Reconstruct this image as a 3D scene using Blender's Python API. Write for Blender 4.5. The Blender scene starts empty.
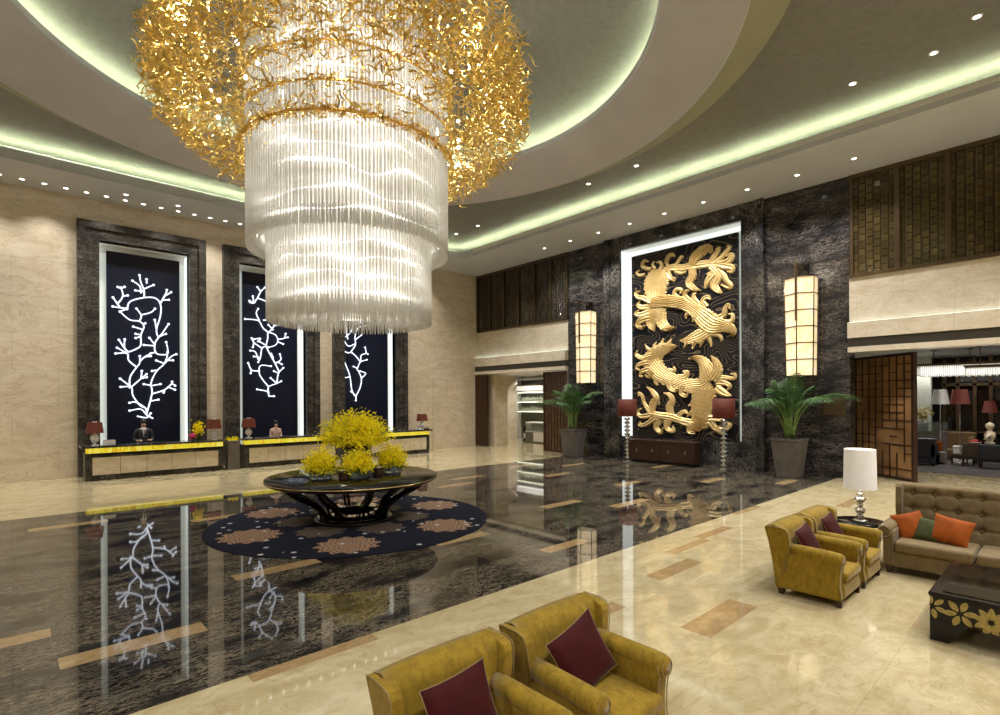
import bpy, bmesh, math, random
from mathutils import Vector, Matrix
rnd = random.Random(7)
PI = math.pi
scn = bpy.context.scene
COL = scn.collection

# ------------------------------------------------------------------ mesh builder
class MB:
    def __init__(s):
        s.v = []; s.f = []; s.m = []; s.sm = []
    def add(s, vs, fs, mi=0, smooth=False, M=None):
        o = len(s.v)
        if M is not None:
            vs = [tuple(M @ Vector(v)) for v in vs]
        s.v += [tuple(v) for v in vs]
        for f in fs:
            s.f.append([i + o for i in f]); s.m.append(mi); s.sm.append(smooth)
    def box(s, x0, x1, y0, y1, z0, z1, mi=0, M=None):
        vs = [(x, y, z) for x in (x0, x1) for y in (y0, y1) for z in (z0, z1)]
        fs = [(0, 1, 3, 2), (4, 6, 7, 5), (0, 4, 5, 1), (2, 3, 7, 6), (0, 2, 6, 4), (1, 5, 7, 3)]
        s.add(vs, fs, mi, False, M)
    def frustum(s, cx, cy, z0, a0, b0, z1, a1, b1, mi=0, M=None):
        vs = []
        for z, a, b in ((z0, a0, b0), (z1, a1, b1)):
            vs += [(cx - a, cy - b, z), (cx + a, cy - b, z), (cx + a, cy + b, z), (cx - a, cy + b, z)]
        s.add(vs, [(3, 2, 1, 0), (4, 5, 6, 7), (0, 1, 5, 4), (1, 2, 6, 5), (2, 3, 7, 6), (3, 0, 4, 7)], mi, False, M)
    def lathe(s, prof, n=24, c=(0, 0, 0), mi=0, smooth=True, M=None, cap=True):
        vs = []
        for r, z in prof:
            for i in range(n):
                a = 2 * PI * i / n
                vs.append((c[0] + r * math.cos(a), c[1] + r * math.sin(a), c[2] + z))
        fs = []
        for k in range(len(prof) - 1):
            for i in range(n):
                j = (i + 1) % n
                fs.append((k * n + i, k * n + j, (k + 1) * n + j, (k + 1) * n + i))
        s.add(vs, fs, mi, smooth, M)
        if cap:
            o = len(s.v) - len(vs)
            if prof[0][0] > 1e-4:
                s.f.append([o + i for i in range(n)][::-1]); s.m.append(mi); s.sm.append(False)
            if prof[-1][0] > 1e-4:
                k = o + (len(prof) - 1) * n
                s.f.append([k + i for i in range(n)]); s.m.append(mi); s.sm.append(False)
    def tube(s, pts, rad, n=8, mi=0, smooth=True, M=None, cap=True):
        pts = [Vector(p) for p in pts]
        if not hasattr(rad, '__len__'):
            rad = [rad] * len(pts)
        vs = []; up = None
        for i, p in enumerate(pts):
            t = (pts[min(i + 1, len(pts) - 1)] - pts[max(i - 1, 0)])
            if t.length < 1e-9: t = Vector((0, 0, 1))
            t.normalize()
            if up is None:
                up = Vector((0, 0, 1)) if abs(t.z) < .9 else Vector((1, 0, 0))
            a = t.cross(up)
            if a.length < 1e-6: a = t.orthogonal()
            a.normalize(); b = a.cross(t).normalized(); up = b
            for k in range(n):
                an = 2 * PI * k / n
                vs.append(p + (a * math.cos(an) + b * math.sin(an)) * rad[i])
        fs = []
        for i in range(len(pts) - 1):
            for k in range(n):
                j = (k + 1) % n
                fs.append((i * n + k, i * n + j, (i + 1) * n + j, (i + 1) * n + k))
        if cap:
            fs.append(tuple(range(n))[::-1]); fs.append(tuple((len(pts) - 1) * n + k for k in range(n)))
        s.add(vs, fs, mi, smooth, M)
    def ribbon(s, L, R, mi=0, smooth=True):
        vs = []
        for a, b in zip(L, R): vs += [a, b]
        s.add(vs, [(2 * i, 2 * i + 1, 2 * i + 3, 2 * i + 2) for i in range(len(L) - 1)], mi, smooth)
    def sphere(s, c, r, n=10, m=6, mi=0, sc=(1, 1, 1), M=None):
        vs = [(c[0], c[1], c[2] - r * sc[2])]
        for k in range(1, m):
            t = -PI / 2 + PI * k / m
            for i in range(n):
                a = 2 * PI * i / n
                vs.append((c[0] + r * sc[0] * math.cos(t) * math.cos(a), c[1] + r * sc[1] * math.cos(t) * math.sin(a), c[2] + r * sc[2] * math.sin(t)))
        vs.append((c[0], c[1], c[2] + r * sc[2]))
        fs = [(0, 1 + (i + 1) % n, 1 + i) for i in range(n)]
        for k in range(m - 2):
            for i in range(n):
                j = (i + 1) % n
                fs.append((1 + k * n + i, 1 + k * n + j, 1 + (k + 1) * n + j, 1 + (k + 1) * n + i))
        T = len(vs) - 1; o = 1 + (m - 2) * n
        fs += [(o + i, o + (i + 1) % n, T) for i in range(n)]
        s.add(vs, fs, mi, True, M)
    def build(s, name, mats, parent=None, bevel=0, subsurf=0, loc=None, rotz=0):
        me = bpy.data.meshes.new(name)
        me.from_pydata(s.v, [], s.f); 
        if not isinstance(mats, (list, tuple)): mats = [mats]
        for m in mats: me.materials.append(m)
        me.polygons.foreach_set('material_index', s.m)
        me.polygons.foreach_set('use_smooth', s.sm)
        me.update()
        o = bpy.data.objects.new(name, me); COL.objects.link(o)
        if parent: o.parent = parent
        if loc: o.location = loc
        if rotz: o.rotation_euler.z = rotz
        if bevel:
            b = o.modifiers.new('b', 'BEVEL'); b.width = bevel; b.segments = 2; b.limit_method = 'ANGLE'; b.angle_limit = .7
        if subsurf:
            b = o.modifiers.new('s', 'SUBSURF'); b.levels = subsurf; b.render_levels = subsurf
        return o

def tag(o, label=None, cat=None, group=None, kind=None):
    if label: o['label'] = label
    if cat: o['category'] = cat
    if group: o['group'] = group
    if kind: o['kind'] = kind
    return o
def thing(name, label, cat, loc=(0, 0, 0), rotz=0, group=None):
    o = bpy.data.objects.new(name, None); COL.objects.link(o)
    o.location = loc; o.rotation_euler.z = rotz; o.empty_display_size = .1
    return tag(o, label, cat, group)
def struct(name, mb, mats, **k):
    return tag(mb.build(name, mats, **k), kind='structure')
KIDS = {}
def copy_tree(o, parent=None):
    c = o.copy(); COL.objects.link(c)
    if parent: c.parent = parent
    for ch in [x for x in list(COL.objects) if x.parent == o]: copy_tree(ch, c)
    return c
def dup(o, loc, rotz=None, label=None, group=None):
    c = copy_tree(o); c.location = loc
    if rotz is not None: c.rotation_euler.z = rotz
    if label: c['label'] = label
    if group: c['group'] = group
    return c
def lerp(a, b, t): return a + (b - a) * t
def smooth_path(pts, n=6):
    """Catmull-Rom through tuples of any length"""
    P = [tuple(p) for p in pts]
    if len(P) < 3: 
        return [tuple(lerp(a, b, t / n) for a, b in zip(P[0], P[1])) for t in range(n + 1)] if len(P) == 2 else P
    P = [tuple(2 * a - b for a, b in zip(P[0], P[1]))] + P + [tuple(2 * a - b for a, b in zip(P[-1], P[-2]))]
    out = []
    for i in range(1, len(P) - 2):
        for k in range(n):
            t = k / n
            out.append(tuple(.5 * (2 * p1 + (p2 - p0) * t + (2 * p0 - 5 * p1 + 4 * p2 - p3) * t * t + (3 * p1 - p0 - 3 * p2 + p3) * t ** 3)
                             for p0, p1, p2, p3 in zip(P[i - 1], P[i], P[i + 1], P[i + 2])))
    out.append(P[-2]); return out

# ------------------------------------------------------------------ materials
def newmat(name):
    m = bpy.data.materials.new(name); m.use_nodes = True
    nt = m.node_tree; b = nt.nodes['Principled BSDF']
    return m, nt, b
def N(nt, t, **k):
    n = nt.nodes.new(t)
    for a, v in k.items():
        if a[0] == '_': setattr(n, a[1:], v)
        else: n.inputs[a.replace('_', ' ')].default_value = v
    return n
def ramp(nt, stops, mode='LINEAR'):
    r = nt.nodes.new('ShaderNodeValToRGB'); r.color_ramp.interpolation = mode
    e = r.color_ramp.elements
    while len(e) < len(stops): e.new(.5)
    for i, (p, c) in enumerate(stops):
        e[i].position = p; e[i].color = (c[0], c[1], c[2], 1)
    return r
def coords(nt, scale=(1, 1, 1), rot=(0, 0, 0)):
    t = nt.nodes.new('ShaderNodeTexCoord'); g = nt.nodes.new('ShaderNodeNewGeometry')
    m = nt.nodes.new('ShaderNodeMapping')
    m.inputs['Scale'].default_value = scale; m.inputs['Rotation'].default_value = rot
    nt.links.new(g.outputs['Position'], m.inputs['Vector'])
    return m
def plain(name, col, rough=.5, metal=0, spec=.5, noise=.06, nscale=8, emis=None, es=0, coat=0, sheen=0):
    m, nt, b = newmat(name)
    c = coords(nt, (nscale,) * 3)
    n = N(nt, 'ShaderNodeTexNoise', Scale=1.0, Detail=4.0)
    nt.links.new(c.outputs[0], n.inputs['Vector'])
    r = ramp(nt, [(.3, [x * (1 - noise * 2) for x in col]), (.7, [min(1, x * (1 + noise * 2)) for x in col])])
    nt.links.new(n.outputs['Fac'], r.inputs[0]); nt.links.new(r.outputs[0], b.inputs['Base Color'])
    b.inputs['Roughness'].default_value = rough; b.inputs['Metallic'].default_value = metal
    b.inputs['Specular IOR Level'].default_value = spec
    b.inputs['Coat Weight'].default_value = coat; b.inputs['Coat Roughness'].default_value = .04
    b.inputs['Sheen Weight'].default_value = sheen
    if emis:
        b.inputs['Emission Color'].default_value = (*emis, 1); b.inputs['Emission Strength'].default_value = es
    return m
def emit(name, col, s):
    m = bpy.data.materials.new(name); m.use_nodes = True; nt = m.node_tree
    nt.nodes.remove(nt.nodes['Principled BSDF'])
    e = N(nt, 'ShaderNodeEmission', Strength=s); e.inputs['Color'].default_value = (*col, 1)
    nt.links.new(e.outputs[0], nt.nodes['Material Output'].inputs[0]); return m
def marble(name, base, alt, vein, scale=(1, 1, 1), rot=(0, 0, 0), rough=.1, vw=.03, va=.6, tile=None, joint=.8, nsc=1.2, spec=.5, dist=2.0, mask=None, vc=.5):
    m, nt, b = newmat(name); L = nt.links.new
    c = coords(nt, scale, rot)
    n1 = N(nt, 'ShaderNodeTexNoise', Scale=nsc, Detail=8.0, Roughness=.6, Distortion=dist)
    n2 = N(nt, 'ShaderNodeTexNoise', Scale=nsc * 1.7, Detail=10.0, Roughness=.65, Distortion=dist * .8)
    L(c.outputs[0], n1.inputs['Vector']); L(c.outputs[0], n2.inputs['Vector'])
    r1 = ramp(nt, [(.35, base), (.65, alt)]); L(n1.outputs['Fac'], r1.inputs[0])
    r2 = ramp(nt, [(vc - vw, (0, 0, 0)), (vc, (va,) * 3), (vc + vw, (0, 0, 0))]); L(n2.outputs['Fac'], r2.inputs[0])
    vf = r2.outputs[0]
    if mask:
        c3 = coords(nt, mask[1]); n3 = N(nt, 'ShaderNodeTexNoise', Scale=mask[0], Detail=3.0); L(c3.outputs[0], n3.inputs['Vector'])
        r3 = ramp(nt, [(mask[2], (.06,) * 3), (mask[3], (1, 1, 1))]); L(n3.outputs['Fac'], r3.inputs[0])
        mm = N(nt, 'ShaderNodeMix', _data_type='RGBA', _blend_type='MULTIPLY'); mm.inputs[0].default_value = 1; L(vf, mm.inputs[6]); L(r3.outputs[0], mm.inputs[7]); vf = mm.outputs[2]
    mx = N(nt, 'ShaderNodeMix', _data_type='RGBA'); L(vf, mx.inputs[0]); L(r1.outputs[0], mx.inputs[6]); mx.inputs[7].default_value = (*vein, 1)
    out = mx.outputs[2]
    if tile:
        bx = coords(nt, (1, 1, 1)); sx = N(nt, 'ShaderNodeSeparateXYZ'); L(bx.outputs[0], sx.inputs[0])
        cm = N(nt, 'ShaderNodeCombineXYZ'); L(sx.outputs[tile[0]], cm.inputs[0]); L(sx.outputs[tile[1]], cm.inputs[1])
        br = N(nt, 'ShaderNodeTexBrick', Scale=1.0); br.inputs['Color1'].default_value = (1, 1, 1, 1); br.inputs['Color2'].default_value = (tile[5],) * 3 + (1,)
        br.inputs['Mortar'].default_value = (joint,) * 3 + (1,); br.inputs['Mortar Size'].default_value = tile[4]
        br.inputs['Brick Width'].default_value = tile[2]; br.inputs['Row Height'].default_value = tile[3]; br.inputs['Bias'].default_value = 0
        L(cm.outputs[0], br.inputs['Vector'])
        m2 = N(nt, 'ShaderNodeMix', _data_type='RGBA', _blend_type='MULTIPLY'); m2.inputs[0].default_value = 1
        L(out, m2.inputs[6]); L(br.outputs['Color'], m2.inputs[7]); out = m2.outputs[2]
    L(out, b.inputs['Base Color'])
    b.inputs['Roughness'].default_value = rough; b.inputs['Specular IOR Level'].default_value = spec
    return m

M = {}
M['wall'] = marble('cream_marble_wall', (.60, .50, .36), (.72, .63, .49), (.42, .30, .17), scale=(.5, .5, 1.1), rot=(.5, .5, 0), rough=.22, vw=.022, va=.55,
                   tile=('X', 'Z', 2.25, 1.18, .006, .95), joint=.75)
M['wallb'] = marble('cream_marble_side', (.62, .53, .40), (.74, .66, .53), (.46, .34, .2), scale=(.5, .5, 1.1), rot=(.5, -.5, 0), rough=.22, vw=.022, va=.5,
                   tile=('Y', 'Z', 2.3, 1.4, .006, .95), joint=.78)
M['floor'] = marble('cream_marble_floor', (.46, .375, .20), (.60, .51, .32), (.34, .24, .09), scale=(.9, 1.6, 1.1), rot=(0, 0, .7), rough=.045, vw=.018, va=.5,
                    tile=('X', 'Y', 1.22, 1.22, .004, .92), joint=.78, spec=.75)
M['black'] = marble('black_streaked_marble_floor', (.004, .004, .006), (.016, .015, .016), (.40, .33, .22), scale=(1.5, 7.5, 1), rough=.03, vw=.05, va=.75,
                    tile=('X', 'Y', 2.5, 1.25, .004, .8), joint=.4, nsc=2.6, spec=.58, dist=1.2, mask=(.9, (1, 2, 1), .36, .52))
M['inlay'] = marble('tan_marble_inlay', (.33, .22, .10), (.42, .29, .145), (.24, .15, .06), scale=(3, 3, 3), rough=.06, spec=.7)
M['frame'] = marble('dark_brown_marble', (.010, .009, .008), (.055, .048, .042), (.46, .42, .37), scale=(1.6, 1.6, 2.4), rough=.28, vw=.03, va=.7,
                    tile=('X', 'Z', .45, .28, .006, .45), joint=.35, nsc=2.6, mask=(2.0, (1, 1, 2), .38, .55), spec=.3)
M['surround'] = marble('black_brown_marble', (.004, .004, .006), (.026, .025, .028), (.42, .38, .33), scale=(1.5, 1.5, 1.5), rough=.12, vw=.035, va=.8, nsc=2.4, dist=3, mask=(1.4, (1, 1, 1), .40, .58), spec=.4)
M['darkwall'] = marble('dark_streaked_marble_wall', (.004, .004, .007), (.022, .021, .026), (.34, .29, .25), scale=(1, 1, 5.0), rough=.14, vw=.04, va=.7,
                       tile=('Y', 'Z', 1.3, .3, .004, .7), joint=.3, nsc=1.9, mask=(1.2, (1, 1, 3), .38, .58), spec=.45)
M['silver'] = plain('silver_leaf_ceiling', (.225, .22, .205), .5, metal=.1, noise=.05, nscale=7)
M['ring'] = plain('pale_plaster_ring', (.50, .47, .475), .7, noise=.03, nscale=1)
M['band'] = plain('cove_tinted_plaster_band', (.36, .35, .25), .7, noise=.03, nscale=1)  # olive carries the green tint of the cove light
M['soffit'] = plain('grey_white_soffit', (.56, .565, .60), .6, noise=.02, nscale=1)
M['white'] = plain('white_plaster', (.8, .78, .72), .6, noise=.02)
M['led_green'] = emit('cove_led', (.88, 1.0, .60), 85)
M['led_dome'] = emit('dome_led', (.90, 1.0, .62), 34)
M['lining_glow'] = emit('bright_lining_glow', (.93, 1.0, .95), 1.15)  # glow put on recess returns, stands in for hidden strip light
M['lining_glow_dim'] = plain('white_lining_soft_glow', (.7, .7, .66), .4, noise=.01, emis=(.9, 1, .9), es=.28)  # white lining with the strips' light added as weak glow
M['led_ledge'] = emit('ledge_led', (.85, 1.0, .92), 3.0)
M['downlight'] = emit('downlight_lens', (1, .97, .9), 8)
M['trimring'] = plain('white_metal_ring', (.75, .75, .72), .4)
M['navy'] = plain('midnight_blue_panel', (.003, .005, .020), .45, spec=.25, noise=.1)
M['coral'] = emit('coral_light_tube', (.84, .90, 1.0), 1.7)
M['gold'] = plain('polished_gold', (1.0, .66, .20), .28, metal=.95, noise=.1, nscale=6)
M['goldband'] = plain('satin_gold_ring', (.85, .55, .18), .3, metal=1)
M['yellowglass'] = None
M['iron'] = plain('black_lacquer', (.006, .005, .0045), .14, noise=.1, spec=.3)
M['goldedge'] = plain('thin_brass_edge', (.75, .55, .25), .25, metal=1)
M['chrome'] = plain('chrome', (.85, .85, .87), .06, metal=1, noise=.02)
M['darkwood'] = plain('dark_stained_wood', (.035, .014, .008), .3, noise=.25, nscale=14)
M['bronze'] = plain('bronze_frame', (.12, .085, .05), .3, metal=.8)
M['darkband'] = plain('dark_bronze_band', (.045, .037, .03), .4, metal=.1)
M['stonepot'] = plain('grey_brown_planter', (.13, .115, .10), .45, noise=.1, nscale=5)
M['soil'] = plain('soil', (.03, .02, .012), .9)
M['leaf'] = plain('palm_green', (.035, .10, .022), .5, noise=.35, nscale=5)
M['stem'] = plain('palm_stem', (.16, .26, .05), .5, noise=.2)
M['redshade'] = plain('dark_red_lampshade', (.10, .018, .010), .7, noise=.06, nscale=30, emis=(.30, .05, .02), es=.08)
M['whiteshade'] = plain('white_lampshade', (.8, .78, .74), .7, noise=.02, emis=(1, .95, .88), es=.20)
M['skin'] = plain('skin', (.55, .33, .22), .5)
M['hair'] = plain('black_hair', (.012, .010, .010), .4)
M['suit'] = plain('charcoal_suit', (.02, .02, .024), .8)
M['shirt'] = plain('white_shirt', (.75, .73, .70), .7)
M['beige'] = plain('beige_uniform', (.62, .42, .33), .75)
M['whitecer'] = plain('white_ceramic', (.8, .79, .76), .2, coat=.5)
M['pink'] = plain('magenta_petal', (.5, .02, .10), .6)
def petalmat():
    m = bpy.data.materials.new('yellow_petal'); m.use_nodes = True; nt = m.node_tree; L = nt.links.new
    nt.nodes.remove(nt.nodes['Principled BSDF'])
    d = N(nt, 'ShaderNodeBsdfDiffuse'); d.inputs[0].default_value = (1.0, .86, .03, 1); t_ = N(nt, 'ShaderNodeBsdfTranslucent'); t_.inputs[0].default_value = (1.0, .86, .03, 1)
    a = N(nt, 'ShaderNodeMixShader', Fac=.5); L(d.outputs[0], a.inputs[1]); L(t_.outputs[0], a.inputs[2]); L(a.outputs[0], nt.nodes['Material Output'].inputs[0]); return m
M['yellow'] = petalmat()
M['dgreen'] = plain('dark_green_leaves', (.03, .09, .02), .5, noise=.3)

def velvet(name, a, bcol, sc=9, stre=(1, 1, 1), sheen=.08, dk=.8):
    m, nt, b = newmat(name); L = nt.links.new
    t = nt.nodes.new('ShaderNodeTexCoord'); mp = N(nt, 'ShaderNodeMapping'); mp.inputs['Scale'].default_value = stre
    L(t.outputs['Object'], mp.inputs[0])
    n = N(nt, 'ShaderNodeTexNoise', Scale=sc, Detail=3.0, Distortion=.6); L(mp.outputs[0], n.inputs['Vector'])
    v = N(nt, 'ShaderNodeTexVoronoi', Scale=sc * 3.4, Randomness=1.0); L(mp.outputs[0], v.inputs['Vector'])
    r = ramp(nt, [(.35, [x * dk for x in a]), (.65, a)]); L(n.outputs['Fac'], r.inputs[0])
    r2 = ramp(nt, [(.10, (1, 1, 1)), (.22, (0, 0, 0))]); L(v.outputs['Distance'], r2.inputs[0])
    mx = N(nt, 'ShaderNodeMix', _data_type='RGBA'); L(r2.outputs[0], mx.inputs[0]); L(r.outputs[0], mx.inputs[6]); mx.inputs[7].default_value = (*bcol, 1)
    L(mx.outputs[2], b.inputs['Base Color'])
    b.inputs['Specular IOR Level'].default_value = .18; b.inputs['Roughness'].default_value = .75; b.inputs['Sheen Weight'].default_value = sheen; b.inputs['Sheen Roughness'].default_value = .4
    bm = N(nt, 'ShaderNodeBump', Strength=.15, Distance=.01); L(v.outputs['Distance'], bm.inputs['Height']); L(bm.outputs[0], b.inputs['Normal'])
    return m
M['mustard'] = velvet('mustard_velvet', (.32, .203, .018), (.11, .06, .008), 17, (1, 1, .5), .2, .68)
M['burgundy'] = velvet('burgundy_cushion_fabric', (.048, .003, .004), (.09, .007, .007), 12)
M['taupe'] = velvet('taupe_upholstery', (.205, .15, .075), (.17, .125, .06), 10)
M['orange'] = velvet('orange_satin', (.36, .082, .008), (.28, .06, .006), 6, (1, 1, 1), .05, .7)
M['olive'] = velvet('olive_cushion', (.07, .075, .03), (.05, .055, .02), 9)
M['piping'] = plain('pale_piping', (.27, .20, .09), .5)
M['stud'] = plain('nail_heads', (.6, .5, .35), .3, metal=1)

def crystal():
    m = bpy.data.materials.new('crystal_rod_glass'); m.use_nodes = True; nt = m.node_tree; L = nt.links.new
    nt.nodes.remove(nt.nodes['Principled BSDF'])
    tl = N(nt, 'ShaderNodeBsdfTranslucent'); tl.inputs[0].default_value = (1, .98, .93, 1)
    gl = N(nt, 'ShaderNodeBsdfGlossy', Roughness=.12); gl.inputs[0].default_value = (1, 1, 1, 1)
    tr = N(nt, 'ShaderNodeBsdfTransparent')
    df = N(nt, 'ShaderNodeBsdfDiffuse'); df.inputs[0].default_value = (.9, .88, .82, 1)
    a = N(nt, 'ShaderNodeMixShader', Fac=.4); L(tl.outputs[0], a.inputs[1]); L(df.outputs[0], a.inputs[2])
    b = N(nt, 'ShaderNodeMixShader', Fac=.28); L(a.outputs[0], b.inputs[1]); L(gl.outputs[0], b.inputs[2])
    c = N(nt, 'ShaderNodeMixShader', Fac=.38); L(b.outputs[0], c.inputs[1]); L(tr.outputs[0], c.inputs[2])
    L(c.outputs[0], nt.nodes['Material Output'].inputs[0]); return m
M['crystal'] = crystal()
def yellow_onyx():
    m, nt, b = newmat('backlit_yellow_onyx'); L = nt.links.new
    c = coords(nt, (6, 1, 1.2)); n = N(nt, 'ShaderNodeTexNoise', Scale=2.0, Detail=5.0, Distortion=1.0); L(c.outputs[0], n.inputs['Vector'])
    r = ramp(nt, [(.3, (.50, .30, .01)), (.5, (.80, .68, .03)), (.72, (.80, .82, .25))]); L(n.outputs['Fac'], r.inputs[0])
    L(r.outputs[0], b.inputs['Base Color']); L(r.outputs[0], b.inputs['Emission Color']); b.inputs['Emission Strength'].default_value = .62
    return m
M['onyx'] = yellow_onyx()
def lantern_mat():
    m, nt, b = newmat('backlit_alabaster'); L = nt.links.new
    c = coords(nt, (2, 2, 1.5)); n = N(nt, 'ShaderNodeTexNoise', Scale=1.6, Detail=6.0, Distortion=1.5); L(c.outputs[0], n.inputs['Vector'])
    r = ramp(nt, [(.3, (.95, .70, .36)), (.7, (1, .88, .62))]); L(n.outputs['Fac'], r.inputs[0])
    L(r.outputs[0], b.inputs['Base Color']); L(r.outputs[0], b.inputs['Emission Color']); b.inputs['Emission Strength'].default_value = .60
    return m
M['lantern'] = lantern_mat()
def grille_mat(name, axis, c1, c2, bw, rh, mort, ms, rough=.15, metal=.4):
    m, nt, b = newmat(name); L = nt.links.new
    bx = coords(nt); sx = N(nt, 'ShaderNodeSeparateXYZ'); L(bx.outputs[0], sx.inputs[0])
    cm = N(nt, 'ShaderNodeCombineXYZ'); L(sx.outputs['Z'], cm.inputs[0]); L(sx.outputs[axis], cm.inputs[1])
    br = N(nt, 'ShaderNodeTexBrick', Scale=1.0); br.inputs['Color1'].default_value = (*c1, 1); br.inputs['Color2'].default_value = (*c2, 1)
    br.inputs['Mortar'].default_value = (*mort, 1); br.inputs['Mortar Size'].default_value = ms
    br.inputs['Brick Width'].default_value = bw; br.inputs['Row Height'].default_value = rh
    L(cm.outputs[0], br.inputs['Vector']); L(br.outputs['Color'], b.inputs['Base Color'])
    b.inputs['Roughness'].default_value = rough; b.inputs['Metallic'].default_value = metal
    bp = N(nt, 'ShaderNodeBump', Strength=.5, Distance=.03); L(br.outputs['Fac'], bp.inputs['Height']); bp.invert = True; L(bp.outputs[0], b.inputs['Normal'])
    return m
M['grille'] = grille_mat('amber_glass_brick_screen', 'Y', (.13, .095, .036), (.065, .045, .018), .22, .19, (.02, .015, .008), .014)
M['grilleL'] = grille_mat('grey_bronze_glass_screen', 'Y', (.10, .085, .065), (.04, .034, .026), .30, .14, (.015, .012, .009), .014)
M['copper'] = plain('warm_bronze_glass', (.46, .26, .12), .3, metal=.35, noise=.2, nscale=1.2)
def relief_bg():
    m, nt, b = newmat('dark_slate_with_gilt_waves'); L = nt.links.new
    c = coords(nt, (1, 1, 2.0)); n = N(nt, 'ShaderNodeTexNoise', Scale=.9, Detail=0.0, Distortion=.4); L(c.outputs[0], n.inputs['Vector'])
    sx = N(nt, 'ShaderNodeSeparateXYZ'); L(c.outputs[0], sx.inputs[0])
    z = N(nt, 'ShaderNodeMath', _operation='MULTIPLY'); L(sx.outputs['Z'], z.inputs[0]); z.inputs[1].default_value = 1.6
    w = N(nt, 'ShaderNodeMath', _operation='MULTIPLY_ADD'); L(n.outputs['Fac'], w.inputs[0]); w.inputs[1].default_value = 11; L(z.outputs[0], w.inputs[2])
    f = N(nt, 'ShaderNodeMath', _operation='FRACT'); L(w.outputs[0], f.inputs[0])
    r = ramp(nt, [(0, (.006, .006, .010)), (.72, (.006, .006, .010)), (.82, (.24, .18, .10)), (.92, (.006, .006, .010))]); L(f.outputs[0], r.inputs[0])
    L(r.outputs[0], b.inputs['Base Color']); b.inputs['Roughness'].default_value = .4; b.inputs['Specular IOR Level'].default_value = .25
    return m
M['reliefbg'] = relief_bg()
def relief_gold():
    m, nt, b = newmat('carved_gilt_relief'); L = nt.links.new
    c = coords(nt, (1, 1, 1)); n = N(nt, 'ShaderNodeTexNoise', Scale=3.0, Detail=6.0, Distortion=1.0); L(c.outputs[0], n.inputs['Vector'])
    r = ramp(nt, [(.3, (.62, .42, .15)), (.7, (.80, .60, .28))]); L(n.outputs['Fac'], r.inputs[0]); L(r.outputs[0], b.inputs['Base Color'])
    b.inputs['Roughness'].default_value = .42; b.inputs['Metallic'].default_value = .35
    return m
M['relief'] = relief_gold()
def rug_mat(cx, cy):
    m, nt, b = newmat('navy_medallion_carpet'); L = nt.links.new
    def mth(op, a, bb=None, cc=None):
        n = N(nt, 'ShaderNodeMath', _operation=op)
        for i, x in enumerate((a, bb, cc)):
            if x is None: continue
            if isinstance(x, (int, float)): n.inputs[i].default_value = x
            else: L(x, n.inputs[i])
        return n.outputs[0]
    g = N(nt, 'ShaderNodeNewGeometry'); s = N(nt, 'ShaderNodeSeparateXYZ'); L(g.outputs['Position'], s.inputs[0])
    x = mth('SUBTRACT', s.outputs[0], cx); y = mth('SUBTRACT', s.outputs[1], cy)
    r = mth('SQRT', mth('ADD', mth('MULTIPLY', x, x), mth('MULTIPLY', y, y)))
    th = mth('ARCTAN2', y, x)
    def med(n, off, R0, rad, pet, c1, c2, base):
        k = mth('SUBTRACT', mth('MODULO', mth('ADD', th, off + 20 * PI), 2 * PI / n), PI / n)
        lx = mth('SUBTRACT', mth('MULTIPLY', r, mth('COSINE', k)), R0); ly = mth('MULTIPLY', r, mth('SINE', k))
        d = mth('SQRT', mth('ADD', mth('MULTIPLY', lx, lx), mth('MULTIPLY', ly, ly)))
        a = mth('ARCTAN2', ly, lx)
        # petalled radius
        pr = mth('ADD', rad, mth('MULTIPLY', mth('SINE', mth('MULTIPLY', a, pet)), rad * .10))
        inside = mth('LESS_THAN', d, pr)
        ringw = mth('SINE', mth('ADD', mth('MULTIPLY', d, 62.0), mth('MULTIPLY', mth('SINE', mth('MULTIPLY', a, pet)), 1.4)))
        rays = mth('SINE', mth('MULTIPLY', a, pet * 2))
        f = mth('ADD', mth('MULTIPLY', ringw, .45), mth('MULTIPLY', rays, .45))
        cr = ramp(nt, [(.0, [q * 1.1 for q in c1]), (.30, c1), (.48, c2), (.62, c2), (.75, [q * .8 + .05 for q in c1]), (1, c1)]); L(mth('ADD', mth('MULTIPLY', f, .7), .5), cr.inputs[0])
        mx = N(nt, 'ShaderNodeMix', _data_type='RGBA'); L(inside, mx.inputs[0]); L(base, mx.inputs[6]); L(cr.outputs[0], mx.inputs[7])
        return mx.outputs[2]
    base = N(nt, 'ShaderNodeRGB'); base.outputs[0].default_value = (.010, .011, .020, 1)
    o = base.outputs[0]
    o = med(6, 0, 1.12, .44, 9, (.12, .085, .05), (.012, .012, .02), o)
    o = med(6, PI / 6, 2.08, .52, 12, (.34, .20, .105), (.03, .028, .045), o)
    # scattered small dashes
    v = N(nt, 'ShaderNodeTexVoronoi', Scale=3.4, Randomness=.8); L(g.outputs['Position'], v.inputs['Vector'])
    dash = mth('LESS_THAN', v.outputs['Distance'], .16)
    mask = mth('MULTIPLY', dash, mth('GREATER_THAN', r, 1.3))
    mx = N(nt, 'ShaderNodeMix', _data_type='RGBA'); L(mask, mx.inputs[0]); L(o, mx.inputs[6]); mx.inputs[7].default_value = (.45, .45, .46, 1)
    L(mx.outputs[2], b.inputs['Base Color']); b.inputs['Roughness'].default_value = .95; b.inputs['Specular IOR Level'].default_value = .1
    return m
CX, CY = 5.3, 10.35
M['rug'] = rug_mat(CX, CY)
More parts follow.
